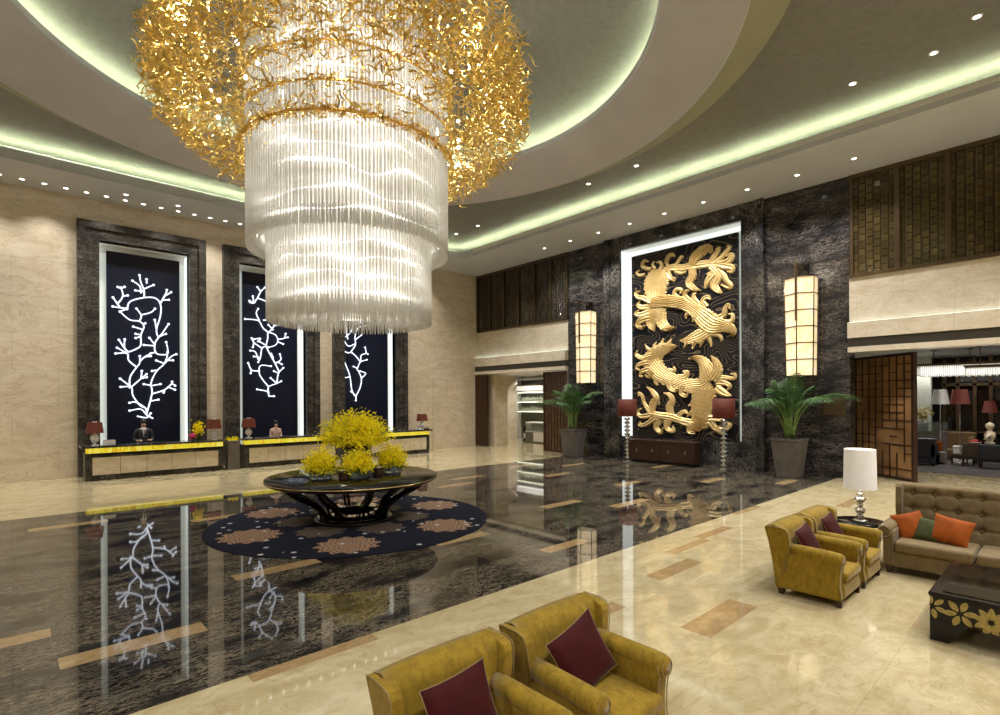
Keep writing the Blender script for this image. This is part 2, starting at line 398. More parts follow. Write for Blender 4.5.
RELIEF="11.26,7.69,0.24 10.88,7.72,0.30 10.52,7.64,0.29 10.10,7.63,0.32 9.55,7.60,0.33 9.09,7.54,0.26|11.11,7.80,0.14 11.16,8.01,0.19 11.07,8.19,0.19 10.90,8.23,0.16 10.79,8.12,0.07|10.77,7.75,0.14 10.65,7.91,0.16 10.52,8.06,0.14 10.43,8.00,0.06|10.06,7.66,0.32 9.96,7.91,0.43 9.68,8.09,0.45 9.42,8.14,0.36 9.27,7.96,0.10|9.35,7.59,0.21 9.21,7.80,0.23 9.06,7.98,0.19 9.02,8.08,0.14 9.12,8.07,0.06|9.21,7.58,0.21 8.95,7.70,0.21 8.76,7.88,0.19 8.63,8.01,0.16 8.72,8.11,0.07|9.09,7.51,0.26 8.80,7.49,0.27 8.58,7.59,0.26 8.56,7.73,0.20 8.77,7.76,0.09|9.06,7.47,0.21 8.77,7.36,0.27 8.54,7.27,0.24 8.55,7.13,0.17 8.71,7.18,0.07|9.35,7.48,0.24 9.12,7.26,0.32 9.06,7.00,0.33 9.21,6.76,0.36 9.05,6.51,0.21 8.89,6.41,0.06|9.54,6.67,0.07 9.48,6.88,0.24 9.34,7.05,0.32 9.24,7.15,0.29 9.47,7.21,0.10|9.00,7.24,0.17 8.83,7.03,0.21 8.74,6.82,0.21 8.58,6.64,0.17 8.65,6.53,0.13 8.95,6.72,0.06|10.06,7.51,0.32 10.06,7.21,0.36 10.20,6.99,0.33 10.02,6.76,0.24 9.72,6.61,0.04|10.81,7.57,0.16 10.61,7.44,0.14 10.38,7.43,0.12 10.39,7.54,0.06|11.52,7.76,0.65 11.60,7.37,1.18 11.64,7.00,1.15 11.53,6.60,0.79|11.11,7.56,0.24 10.95,7.29,0.19 10.81,7.25,0.14 10.83,7.14,0.04|11.83,7.81,0.17 12.09,7.90,0.19 12.27,8.06,0.17 12.17,8.23,0.14 11.98,8.15,0.07|11.68,7.81,0.14 11.79,7.99,0.13 11.70,8.12,0.09|11.47,7.72,0.19 11.36,7.85,0.17 11.44,8.03,0.14 11.61,8.05,0.06|12.13,7.66,0.16 12.39,7.66,0.14 12.53,7.80,0.12 12.39,7.87,0.06|11.84,6.47,0.24 12.21,6.69,0.24 12.47,6.77,0.19 12.57,6.97,0.14 12.37,7.01,0.06|11.94,6.30,0.29 12.31,6.32,0.24 12.49,6.46,0.17 12.38,6.58,0.06|11.95,6.09,0.24 12.40,6.02,0.23 12.59,6.11,0.16 12.44,6.22,0.06|11.92,5.88,0.43 12.33,5.80,0.32 12.51,5.60,0.20 12.30,5.47,0.17 12.14,5.55,0.06|11.88,6.43,0.50 11.34,6.45,0.55 10.82,6.35,0.53 10.35,6.18,0.52 9.97,5.92,0.57 9.62,5.58,0.79 9.27,5.29,0.82 8.82,5.18,0.50 8.53,4.99,0.33 8.50,4.83,0.14 8.65,4.80,0.06|11.65,6.41,0.86 11.69,6.00,0.86 11.85,5.64,0.57 11.72,5.24,0.04|11.49,6.11,0.65 11.40,5.62,0.53 11.12,5.35,0.32 10.78,5.32,0.03|10.60,6.43,0.17 10.82,6.65,0.19 10.73,6.82,0.17 10.53,6.77,0.14 10.54,6.63,0.06|10.10,6.23,0.24 10.36,6.48,0.21 10.33,6.68,0.16 10.19,6.70,0.07|9.80,6.06,0.26 9.99,6.33,0.21 10.01,6.52,0.16 9.91,6.55,0.06|9.51,5.96,0.24 9.65,6.21,0.21 9.48,6.33,0.19 9.33,6.22,0.07|9.10,5.49,0.24 8.85,5.59,0.23 8.79,5.82,0.19 8.68,5.93,0.16 8.61,5.78,0.06|8.88,5.31,0.21 8.56,5.33,0.19 8.52,5.55,0.14 8.67,5.60,0.06|9.17,5.09,0.43 9.50,5.02,0.50 9.84,4.89,0.57 10.25,4.78,0.36 10.61,4.79,0.03|10.25,4.74,0.14 10.38,4.59,0.10 10.45,4.49,0.02|9.96,4.71,0.19 10.03,4.55,0.12 10.06,4.45,0.02|9.67,4.75,0.19 9.73,4.58,0.12 9.78,4.46,0.02|9.43,4.83,0.19 9.35,4.60,0.12 9.32,4.47,0.02|9.30,4.91,0.19 9.02,4.84,0.17 8.93,4.69,0.12 8.99,4.63,0.04|9.90,5.92,0.21 10.23,5.83,0.19 10.35,5.72,0.10 10.30,5.64,0.04|9.90,5.71,0.24 10.03,5.53,0.14 10.05,5.44,0.04|10.70,4.58,0.03 11.01,4.56,0.36 11.47,4.46,0.65 11.78,4.15,0.93 11.74,3.76,1.00|11.86,3.91,0.93 11.47,3.54,0.79 10.87,3.22,0.60 10.30,3.03,0.60 9.74,2.96,0.75 9.38,3.14,0.86|9.41,3.17,0.86 9.47,3.53,0.75 9.65,3.89,0.46 9.94,4.07,0.24 10.22,4.05,0.03|9.30,3.23,0.50 9.10,3.54,0.46 9.15,3.86,0.29 9.34,4.13,0.03|9.17,3.23,0.36 8.81,3.28,0.19 8.49,3.24,0.14 8.44,3.38,0.12 8.59,3.41,0.06|9.15,3.12,0.32 8.81,3.08,0.21 8.63,2.95,0.16 8.76,2.83,0.06|9.15,2.93,0.32 8.91,2.74,0.32 8.58,2.60,0.07|9.58,2.89,1.08 9.68,2.41,0.97 9.77,1.89,0.82 9.96,1.30,0.36|11.85,4.29,0.33 12.29,4.22,0.24 12.57,4.37,0.17 12.52,4.53,0.06|11.97,4.02,0.27 12.41,3.96,0.20 12.56,3.82,0.16 12.41,3.72,0.06|11.96,3.75,0.30 12.30,3.66,0.20 12.39,3.49,0.14 12.25,3.44,0.06|11.82,3.66,0.36 11.98,3.42,0.17 12.20,3.52,0.04|11.89,4.45,0.21 12.07,4.62,0.14 12.16,4.78,0.02|11.70,4.54,0.19 11.72,4.70,0.12 11.62,4.83,0.02|11.36,4.67,0.19 11.36,4.82,0.12 11.29,4.92,0.02|11.11,4.65,0.20 11.03,4.79,0.13 10.94,4.91,0.02|11.51,3.50,0.29 11.68,3.24,0.20 11.57,3.06,0.07|11.24,3.33,0.26 11.34,3.15,0.17 11.19,3.08,0.06|11.13,3.24,0.24 11.04,2.96,0.20 10.81,2.83,0.17 10.71,2.92,0.06|10.46,3.01,0.24 10.55,2.73,0.20 10.36,2.62,0.17 10.28,2.74,0.06|11.13,3.66,0.21 10.85,3.62,0.17 10.86,3.78,0.07|10.72,3.41,0.14 10.40,3.38,0.24 10.30,3.53,0.20 10.47,3.59,0.07|9.99,1.59,0.24 10.55,1.66,0.30 10.99,1.79,0.34 11.52,1.85,0.30 11.91,1.98,0.23 12.19,2.33,0.17 12.30,2.64,0.16 12.48,2.78,0.10 12.45,2.64,0.04|11.81,1.98,0.21 11.81,2.27,0.36 11.64,2.55,0.30 11.84,2.84,0.19 12.09,3.01,0.03|10.95,1.83,0.26 11.06,2.17,0.36 10.93,2.44,0.29 11.06,2.68,0.19 11.31,2.75,0.03|11.63,1.86,0.21 11.84,2.06,0.17 11.81,2.33,0.14 11.55,2.38,0.12 11.55,2.24,0.04|11.91,1.85,0.26 12.36,1.79,0.20 12.52,1.98,0.14 12.35,2.13,0.06|11.67,1.75,0.29 12.12,1.46,0.21 12.41,1.43,0.16 12.39,1.59,0.06|11.52,1.69,0.43 11.66,1.36,0.26 11.45,1.16,0.19 11.34,1.36,0.06|11.14,1.66,0.43 11.16,1.33,0.24 10.88,1.24,0.17 10.92,1.45,0.06|10.70,1.61,0.24 10.64,1.87,0.20 10.42,2.02,0.16 10.28,1.93,0.06|10.52,1.61,0.32 10.20,1.50,0.29 10.22,1.25,0.21 9.98,1.19,0.10|9.99,1.46,0.36 9.65,1.50,0.32 9.42,1.61,0.26 9.57,1.38,0.10|9.38,1.64,0.29 9.18,1.41,0.27 8.88,1.35,0.21 8.63,1.52,0.16 8.73,1.63,0.06|9.09,1.52,0.21 9.05,1.27,0.16 8.89,1.20,0.04|9.42,1.77,0.32 9.06,1.76,0.24 8.77,1.63,0.10|9.90,2.67,0.24 10.10,2.34,0.17 10.24,2.24,0.04|9.95,2.08,0.29 10.24,1.89,0.12 10.33,1.80,0.04"
CORALS=["3.78,1.89 3.58,2.03 3.41,2.24 3.08,2.19|3.29,1.99 3.58,1.93 3.71,2.08|3.58,2.06 3.54,2.28 3.25,2.49 3.08,2.47|3.58,2.08 3.71,2.59 3.76,2.89 3.72,3.19 3.89,3.61 4.15,3.92 4.25,4.34 4.20,4.70|3.76,2.79 4.15,2.94 4.37,3.15 4.48,3.10|4.37,3.15 4.39,3.24|4.15,2.94 4.12,2.84|4.24,3.05 4.48,2.95|3.76,3.09 4.02,3.15|3.74,3.09 3.50,3.14|3.54,2.28 3.37,2.39 3.17,2.74 3.13,3.03 2.82,3.03|3.13,3.03 2.80,3.32|3.08,2.98 3.09,3.38 3.29,3.74 3.38,3.89 3.38,4.14|3.13,3.03 3.42,3.34 3.59,3.50|3.42,3.34 3.44,3.61|3.42,3.34 3.59,3.39|3.38,3.94 3.51,4.10 3.72,4.16|3.51,4.10 3.72,4.26|3.29,3.74 3.05,3.97 3.01,4.22 2.68,4.20|3.01,4.22 2.72,4.40|3.05,4.27 3.26,4.38 3.42,4.54 3.42,4.90 3.51,5.21 3.38,5.39 3.09,5.42 2.81,5.68|2.81,5.68 3.01,5.80|3.05,4.27 2.93,4.41 2.94,4.71|2.93,4.41 2.77,4.68|3.42,4.90 3.26,4.93|3.47,5.10 3.19,5.18|3.38,5.39 3.43,5.60 3.30,5.84|3.43,5.62 3.73,5.75 3.86,5.90|3.42,4.85 3.26,4.78|3.51,5.31 3.55,5.33|3.01,5.75 3.10,6.06 3.52,6.26 3.86,6.28 4.03,6.07 4.03,5.66 3.90,5.14 3.98,4.89 4.29,5.38|3.05,5.81 2.81,5.81 2.60,5.83|2.81,5.83 2.61,6.15|2.73,5.92 2.89,6.23 2.84,6.52|2.89,6.23 3.03,6.27|2.84,6.50 2.75,6.53|2.84,6.50 2.94,6.56|3.52,6.26 3.52,6.52 3.43,6.81 3.39,7.05|3.52,6.47 3.26,6.48|3.43,6.40 3.39,6.65 3.18,6.82|3.52,6.57 3.82,6.76|3.60,6.78 3.60,6.93|4.03,6.12 4.21,6.51 4.23,6.63|4.17,6.40 4.37,6.57|4.10,6.24 4.30,6.28|3.90,5.14 3.85,5.49|3.98,4.89 4.20,5.01|3.98,4.89 3.85,4.62 3.89,4.27 4.20,4.24 4.25,4.34|3.85,4.57 3.68,4.82|3.81,4.54 3.51,4.55|3.89,4.32 3.72,4.26|4.15,3.92 4.38,4.19 4.52,4.27|4.24,4.03 4.42,4.04|4.11,3.92 3.89,4.01|3.89,3.66 3.76,3.62|3.71,2.53 3.95,2.58",
"7.86,2.71 7.81,2.90 7.41,2.99|7.86,2.71 8.09,2.71|7.86,2.81 7.86,3.09 8.19,3.24 8.37,3.34|7.86,3.09 7.64,3.37 7.50,3.65 7.55,3.97 7.96,3.96|7.50,3.74 7.19,3.77 7.06,4.05|7.19,3.77 7.15,3.64|8.19,3.24 7.95,3.47|8.19,3.24 8.28,3.67 8.47,3.91|8.28,3.67 8.09,3.76|8.30,3.72 8.14,4.09 7.96,4.42 7.78,4.78 7.83,5.11 7.87,5.35 8.15,5.28 8.24,5.05 8.15,4.85 7.87,4.74|8.24,5.10 8.52,5.17 8.57,5.36|8.24,5.00 8.48,4.92|8.52,5.17 8.67,5.22|8.14,4.09 8.38,4.25 8.33,4.48|8.24,4.14 8.42,4.06|7.96,4.51 8.05,4.33|7.78,4.78 7.60,4.68 7.55,4.30 7.46,4.11|7.55,4.30 7.28,4.33|7.46,4.20 7.33,4.52 7.15,4.56|7.60,4.68 7.29,4.89 7.20,5.07|7.29,4.89 7.24,4.70|7.42,4.94 7.55,5.09 7.29,5.03|7.73,4.83 7.51,4.95|7.87,5.35 7.65,5.52 7.51,5.79 7.29,5.84 6.96,5.83|7.51,5.79 7.38,6.10 7.47,6.30|7.65,5.85 7.88,5.87|7.87,5.35 8.10,5.66 8.06,5.94 7.88,6.15|8.10,5.66 8.34,5.73 8.39,5.89|8.06,5.46 7.87,5.68|7.29,6.51 7.12,6.58|7.29,6.51 7.25,6.78|7.12,6.53 7.29,6.51 7.43,6.71 7.63,6.69 7.83,6.57 7.97,6.21 8.06,5.94|7.43,6.71 7.56,7.01 7.75,7.22|7.56,7.01 7.43,7.18|7.75,7.22 7.97,7.39|7.83,6.57 8.11,6.80 8.20,7.09|8.11,6.80 8.34,6.87|8.20,7.09 8.11,7.32",
"11.74,2.72 11.58,3.03 11.52,3.61 11.36,4.07 11.14,4.48 10.86,4.62|11.14,4.48 11.08,4.22|11.14,4.48 11.19,4.79 11.03,4.99|11.19,4.79 11.47,4.71 11.70,4.93 11.81,5.15 11.76,5.46 11.93,5.90 12.28,6.03 12.46,6.10|11.82,5.36 12.11,5.59|11.76,5.14 11.42,5.02 11.20,5.31 11.03,5.66|11.42,5.33 11.31,5.84 11.25,5.99|11.31,5.43 11.53,5.65 11.65,5.87|11.52,3.61 11.13,3.55 10.91,3.65|11.13,3.55 11.02,3.39|11.24,3.60 11.19,3.70|11.80,2.72 12.03,3.14 12.10,3.57 11.87,3.99 11.69,4.09|12.10,3.57 12.33,3.79 12.04,3.89|11.87,3.99 12.04,4.31 12.39,4.44|12.04,4.31 11.81,4.57 11.64,4.72|12.04,4.31 12.10,4.64 12.34,4.75 12.28,5.02|12.34,4.75 12.45,4.71|11.80,2.72 11.69,2.82 11.57,2.93|11.80,2.72 11.80,2.51|11.31,5.84 11.37,6.37 11.20,6.66 11.04,6.85|11.37,6.37 11.65,6.61 11.71,6.93|11.65,6.61 11.94,6.69|11.93,5.90 12.11,6.34 12.29,6.68|12.11,6.34 11.88,6.47|11.71,6.93 11.54,7.12|11.71,6.93 11.88,7.27"]
# ------------------------------------------------------------------ SETTING
WY = 22.6      # left wall plane
WX = 19.0      # feature wall plane
HZ = 9.35      # soffit height
XB, YB = -7.0, -6.0
# floor: one mesh cut on all rectangle edges
def build_floor():
    rects = [(XB, 31, YB, 27, 0)]                       # cream
    rects.append((XB, 19.35, 5.15, 15.4, 1))            # black field
    bars = [(.32, 1.57, 6.45, 6.75), (-.95, .30, 7.43, 7.72), (.22, 1.48, 13.73, 14.04), (2.75, 4.0, 12.42, 12.72), (2.3, 3.53, 7.95, 8.24),
            (5.4, 6.58, 7.44, 7.72), (8.95, 10.25, 12.3, 12.6), (10.2, 11.5, 13.25, 13.55), (15.25, 16.55, 13.0, 13.3), (12.8, 14.0, 11.65, 11.95),
            (9.05, 10.35, 8.27, 8.58), (10.3, 11.7, 7.2, 7.5), (15.25, 16.5, 7.5, 7.8), (16.5, 17.7, 5.8, 6.1), (12.9, 14.1, 8.95, 9.25),
            (6.45, 7.5, 5.85, 6.12), (17.2, 18.4, 10.4, 10.7), (13.6, 14.9, 14.2, 14.5), (-1.9, -.7, 9.9, 10.2), (-2.6, -1.3, 12.0, 12.3)]
    rects += [(a, b, c, d, 2) for a, b, c, d in bars]
    cream = [(7.85, 9.1, 4.42, 4.60), (9.1, 10.3, 4.55, 4.75), (5.38, 6.59, 2.62, 2.97), (6.6, 7.8, 3.91, 4.17), (14.05, 15.35, 3.6, 3.85), (1.57, 2.83, 4.98, 5.15),
             (11.55, 12.8, 4.98, 5.15), (4.9, 5.45, 3.7, 3.93), (11.2, 12.4, 3.0, 3.3), (1.3, 2.5, 1.4, 1.7)]
    rects += [(a, b, c, d, 2) for a, b, c, d in cream]
    xs = sorted({r[0] for r in rects} | {r[1] for r in rects}); ys = sorted({r[2] for r in rects} | {r[3] for r in rects})
    mb = MB(); nx, ny = len(xs), len(ys)
    vs = [(x, y, 0) for x in xs for y in ys]; base = 0
    mb.v = vs
    for i in range(nx - 1):
        for j in range(ny - 1):
            cx, cy = (xs[i] + xs[i + 1]) / 2, (ys[j] + ys[j + 1]) / 2; mi = 0
            for r in rects:
                if r[0] < cx < r[1] and r[2] < cy < r[3]: mi = r[4]
            mb.f.append([i * ny + j, (i + 1) * ny + j, (i + 1) * ny + j + 1, i * ny + j + 1]); mb.m.append(mi); mb.sm.append(False)
    struct('floor', mb, [M['floor'], M['black'], M['inlay']])
build_floor()

# walls
mb = MB()
FR = [(1.6, 5.45), (6.06, 9.91), (10.55, 14.4)]
OP = [(2.2, 4.9), (6.65, 9.35), (11.1, 13.8)]
prev = XB
for (a, b) in OP:
    mb.box(prev, a, WY, WY + .9, 0, 10.3); mb.box(a, b, WY, WY + .9, 8.02, 10.3); prev = b
mb.box(prev, 19.3, WY, WY + .9, 0, 10.3)
for (a, b) in OP: mb.box(a, b, WY + .62, WY + .9, 0, 8.02)
struct('wall_left', mb, M['wall'])
mb = MB(); mb.box(XB - .3, XB, YB, WY + .9, 0, 10.3); struct('wall_side', mb, M['wallb'])
mb = MB(); mb.box(XB - .3, 19.3, YB - .3, YB, 0, 10.3); struct('wall_back', mb, M['wall'])
# low marble pier panel on the left wall near the corner (slightly projecting)
mb = MB(); mb.box(16.0, 18.05, WY - .12, WY, 0, 3.6); struct('trim_5', mb, M['wall'], bevel=.01)
# marble surrounds
for i, ((a, b), (c, d)) in enumerate(zip(FR, OP)):
    mb = MB()
    y0 = WY - .14; y1 = WY + .25
    prof = [(0, y0), (.30, y0 - .06), ]
    for (xa, xb, za, zb) in ((a, c, 0, 8.6), (d, b, 0, 8.6), (c, d, 8.02, 8.6)):
        mb.box(xa, xb, y0, y1, za, zb)
    # raised outer moulding
    w = .24
    mb.box(a, a + w, y0 - .07, y0, 0, 8.6); mb.box(b - w, b, y0 - .07, y0, 0, 8.6); mb.box(a + w, b - w, y0 - .07, y0, 8.6 - w, 8.6)
    struct('trim_%d' % (i + 1), mb, M['frame'])
    # white lining of the recess, glow in its colour standing for hidden strip light
    mb = MB(); yb = WY + .60
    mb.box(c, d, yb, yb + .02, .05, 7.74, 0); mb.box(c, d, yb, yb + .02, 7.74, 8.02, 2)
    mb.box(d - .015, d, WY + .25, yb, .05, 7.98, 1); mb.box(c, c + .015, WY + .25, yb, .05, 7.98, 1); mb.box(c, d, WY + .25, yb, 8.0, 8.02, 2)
    struct('trim_%d' % (i + 11), mb, [M['lining_glow_dim'], M['lining_glow'], M['white']])

# feature wall (X = 19): dark marble wall either side of the gilt panel
mb = MB()
X1 = WX + .05
mb.box(X1, X1 + .5, 13.9, 16.08, 0, 10.3); mb.box(X1, X1 + .5, 4.79, 7.27, 0, 10.3); mb.box(WX + .55, X1 + .5, 7.27, 13.9, 0, 10.3)
mb.box(X1 + .5, 22.5, 15.6, 16.03, 0, 4.3); mb.box(X1 + .5, 20.2, 5.25, 5.6, 0, 4.3)
struct('wall_right', mb, M['darkwall'])
mb = MB()
XS = WX - .08
mb.box(XS, WX + .55, 13.12, 13.9, 0, 9.345); mb.box(XS, WX + .55, 7.27, 8.05, 0, 9.345); mb.box(XS, WX + .55, 8.05, 13.12, 8.78, 9.345)
mb.box(WX + .28, WX + .55, 8.05, 13.12, 0, .93)
mb.box(XS - .07, XS, 13.62, 13.9, 0, 9.345); mb.box(XS - .07, XS, 7.27, 7.55, 0, 9.345)
struct('trim_4', mb, M['surround'])
mb = MB(); xb = WX + .52
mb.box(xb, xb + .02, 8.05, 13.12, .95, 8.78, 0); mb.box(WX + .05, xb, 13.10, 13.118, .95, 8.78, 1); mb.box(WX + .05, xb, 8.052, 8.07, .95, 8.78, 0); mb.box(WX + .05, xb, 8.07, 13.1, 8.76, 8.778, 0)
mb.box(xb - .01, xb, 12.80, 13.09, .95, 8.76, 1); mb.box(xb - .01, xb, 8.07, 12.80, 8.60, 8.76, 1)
struct('trim_14', mb, [M['lining_glow_dim'], M['lining_glow']])  # lining glows for hidden strip light, painted brighter left and top
# wall above both openings
def upper_wall(y0, y1, nm, k, glass, mull):
    WX = 18.82
    mb = MB()
    mb.box(WX + .22, WX + .5, y0, y1, 4.5, 6.2)                 # frieze
    mb.box(WX, WX + .5, y0, y1, 4.33, 4.80)                     # ledge fascia
    mb.box(WX + .02, WX + .5, y0, y1, 3.90, 4.06)
    mb.box(WX + .3, WX + .5, y0, y1, 6.2, 10.3)
    struct('wall_%s' % nm, mb, M['wallb'])
    mb = MB(); mb.box(WX + .05, WX + .5, y0, y1, 4.06, 4.33); struct('trim_%d' % k, mb, M['darkband'])
    mb = MB(); mb.box(WX + .08, WX + .16, y0, y1, 4.80, 4.815); struct('trim_%d' % (k + 20), mb, M['led_ledge'])
    mb = MB(); mb.box(WX + .24, WX + .3, y0, y1, 6.2, 9.35)
    w = struct('window_%d' % k, mb, glass)
    mb = MB(); mb.box(WX + .17, WX + .24, y0, y1, 6.2, 6.3); mb.box(WX + .17, WX + .24, y0, y1, 9.22, 9.345)
    for y, ww in mull: mb.box(WX + .15, WX + .24, y - ww, y + ww, 6.3, 9.22)
    ys = [m[0] for m in mull]
    for a, b in zip(ys[:-1], ys[1:]):
        for j in range(1, 6): 
            yy = lerp(a, b, j / 6); mb.box(WX + .225, WX + .24, yy - .008, yy + .008, 6.3, 9.22)
    tag(mb.build('window_frame', M['bronze'], parent=w), kind=None)
upper_wall(16.06, WY, 'upper_near_corner', 6, M['grilleL'], [(22.55, .04), (21.5, .05), (20.4, .05), (19.3, .05), (18.2, .05), (17.1, .05), (16.07, .04)])
upper_wall(YB, 4.80, 'upper_right', 7, M['grille'], [(4.72, .04), (3.58, .06), (2.43, .06), (1.27, .06), (.1, .06), (-1.1, .06), (-2.3, .06), (-3.5, .06), (-4.7, .06), (-5.9, .06)])
# wall panel between corner doorway and dark pier
mb = MB(); mb.box(19.05, 19.8, 16.06, 16.14, 0, 3.9); struct('wall_jamb', mb, M['wallb'])

# ceiling -------------------------------------------------------------
CZ = 9.92
mb = MB()
XO, YO = 16.1, 20.3; XI, YI = -5.0, -4.0       # cove opening
mb.box(XO, 19.3, YB, WY, HZ, HZ + .15); mb.box(XB, XO, YO, WY, HZ, HZ + .15); mb.box(XB, XI, YB, YO, HZ, HZ + .15); mb.box(XI, XO, YB, YI, HZ, HZ + .15)
# upstand lips
mb.box(XO, XO + .05, YI, YO, HZ + .15, HZ + .30); mb.box(XI, XO + .05, YO, YO + .05, HZ + .15, HZ + .30)
mb.box(XI - .05, XI, YI, YO, HZ + .15, HZ + .30); mb.box(XI, XO, YI - .05, YI, HZ + .15, HZ + .30)
struct('ceiling_soffit', mb, M['soffit'])
# rounded corner of the cove, by the feature wall
mb = MB()
r_ = .55; c_ = (XO - r_, YO - r_); arc = [(c_[0] + r_ * math.cos(a), c_[1] + r_ * math.sin(a)) for a in [PI / 2 * i / 8 for i in range(9)]]
vs = [(XO, YO, HZ)] + [(x, y, HZ) for x, y in arc] + [(XO, YO, HZ + .30)] + [(x, y, HZ + .30) for x, y in arc]
fs = [(0, i + 2, i + 1) for i in range(8)] + [(10, 11 + i, 12 + i) for i in range(8)] + [(1 + i, 2 + i, 12 + i, 11 + i) for i in range(8)]
mb.add(vs, fs); struct('ceiling_corner', mb, M['soffit'])
# silver-leaf ceiling with a round hole, closed above by the dome
def flat_with_hole(mb, z, x0, x1, y0, y1, cx, cy, r, n=96, mi=0):
    ring = []; outer = []
    for i in range(n):
        a = 2 * PI * i / n; c, s = math.cos(a), math.sin(a)
        ring.append((cx + r * c, cy + r * s, z))
        t = min(((x1 - cx) / c) if c > 1e-9 else ((x0 - cx) / c if c < -1e-9 else 1e9), ((y1 - cy) / s) if s > 1e-9 else ((y0 - cy) / s if s < -1e-9 else 1e9))
        outer.append((cx + t * c, cy + t * s, z))
    for cxx, cyy in ((x0, y0), (x0, y1), (x1, y0), (x1, y1)):
        k = min(range(n), key=lambda i: (outer[i][0] - cxx) ** 2 + (outer[i][1] - cyy) ** 2); outer[k] = (cxx, cyy, z)
    mb.add(ring + outer, [(i, (i + 1) % n, n + (i + 1) % n, n + i) for i in range(n)], mi)
RC = (5.35, 10.25)
mb = MB(); flat_with_hole(mb, CZ, XI - .7, XO + .7, YI - .7, YO + .7, RC[0], RC[1], 8.3)
struct('ceiling', mb, M['silver'])
mb = MB()   # cove back walls
for (a, b, c, d) in ((XO + .66, XO + .72, YI - .7, YO + .7), (XI - .72, XI - .66, YI - .7, YO + .7), (XI - .7, XO + .7, YO + .66, YO + .72), (XI - .7, XO + .7, YI - .72, YI - .66)):
    mb.box(a, b, c, d, HZ + .15, CZ + .02)
struct('trim_8', mb, M['soffit'])
mb = MB()  # led strips
for (a, b, c, d) in ((XO + .06, XO + .09, YI, YO), (XI - .09, XI - .06, YI, YO), (XI, XO + .06, YO + .06, YO + .09), (XI, XO + .06, YI - .09, YI - .06)):
    mb.box(a, b, c, d, HZ + .27, HZ + .295)
struct('trim_9', mb, M['led_green'])
# air grille strip on the inner edge, feature wall side
mb = MB()
mb.box(XO - .006, XO, YI, YO - .9, HZ + .15, HZ + .285)
for i in range(0, 23): mb.box(XO - .014, XO, YI + i, YI + i + .02, HZ + .145, HZ + .295)
for k in range(4): mb.box(XO - .016, XO - .004, YI, YO - .9, HZ + .165 + k * .032, HZ + .175 + k * .032)
struct('trim_10', mb, M['white'])
# ring: sloped band in cove-tinted olive, underside disc (coned), inner lip, dome
def annulus(mb, c0, r0, z0, c1, r1, z1, n=128, mi=0, smooth=True):
    vs = [(c0[0] + r0 * math.cos(2 * PI * i / n), c0[1] + r0 * math.sin(2 * PI * i / n), z0) for i in range(n)]
    vs += [(c1[0] + r1 * math.cos(2 * PI * i / n), c1[1] + r1 * math.sin(2 * PI * i / n), z1) for i in range(n)]
    mb.add(vs, [(i, (i + 1) % n, n + (i + 1) % n, n + i) for i in range(n)], mi, smooth)
mb = MB()
annulus(mb, RC, 7.61, 9.35, RC, 8.43, 9.70, mi=1); annulus(mb, RC, 8.43, 9.70, RC, 8.43, CZ, mi=1)
annulus(mb, RC, 7.58, 9.335, RC, 7.61, 9.335, mi=2); annulus(mb, RC, 7.61, 9.335, RC, 7.61, 9.36, mi=2)
annulus(mb, RC, 7.58, 9.335, RC, 6.15, 9.88, mi=0); annulus(mb, RC, 6.15, 9.88, RC, 6.12, 9.88, mi=2)
annulus(mb, RC, 6.12, 9.88, RC, 6.12, 10.02, mi=2); annulus(mb, RC, 6.12, 10.02, RC, 6.75, 10.02, mi=2)
struct('ceiling_ring', mb, [M['ring'], M['band'], M['soffit']])
mb = MB(); annulus(mb, RC, 6.40, 10.04, RC, 6.44, 10.04, mi=0); annulus(mb, RC, 6.40, 10.04, RC, 6.40, 10.07); annulus(mb, RC, 6.44, 10.04, RC, 6.44, 10.07); annulus(mb, RC, 6.40, 10.07, RC, 6.44, 10.07)
struct('trim_15', mb, M['led_dome'])
mb = MB()
prof = [(6.75, 10.02), (6.75, 10.26), (6.3, 10.34), (5.6, 10.50), (4.5, 10.85), (3.2, 11.18), (1.8, 11.42), (0.6, 11.50), (.01, 11.51)]
mb.lathe([(r, z) for r, z in prof], 96, (RC[0], RC[1], 0), cap=False); struct('ceiling_dome', mb, M['silver'])

# unseen spots added to brighten the central table
AIM = [(0, -2.5), (4.5, -2.5)]
# downlights ------------------------------------------------------------
mb = MB(); mb.lathe([(.075, -.012), (.075, 0)], 20); 
dl_root = None
def downlight(x, y, z, label, group):
    global dl_root
    if dl_root is None:
        t = thing('ceiling_downlight', label, 'ceiling light', (x, y, z), 0, group)
        a = MB(); a.lathe([(.062, 0.0), (.062, -.010), (.09, -.014), (.095, 0)], 20, cap=False); a.build('trim_ring', M['trimring'], parent=t)
        b = MB(); b.lathe([(.062, -.006), (.0, -.0061)], 20, cap=False); b.build('lens', M['downlight'], parent=t)
        dl_root = t; return t
    return dup(dl_root, (x, y, z), label=label, group=group)
def spot(x, y, z, w, size=1.9, col=(1, .975, .935), aim=None, r=.06, blend=.6):
    l = bpy.data.lights.new('downlight_and_fill_lamp', 'SPOT'); l.energy = w; l.spot_size = size; l.spot_blend = blend; l.color = col; l.shadow_soft_size = r
    o = bpy.data.objects.new('downlight_and_fill_lamp', l); COL.objects.link(o); o.location = (x, y, z)
    if aim: 
        d = Vector(aim) - Vector((x, y, z)); o.rotation_euler = d.to_track_quat('-Z', 'Y').to_euler()
    return o
W1 = 500
for i in range(-6, 13):
    y = 4.34 + 1.5 * i
    if not (YI < y < 16.6) or -4 < i < 0: continue
    downlight(17.76, y, HZ, 'small round recessed downlight in the grey soffit beside the feature wall', 'downlights along the feature wall soffit')
    spot(17.76, y, HZ - .03, W1 * .95)
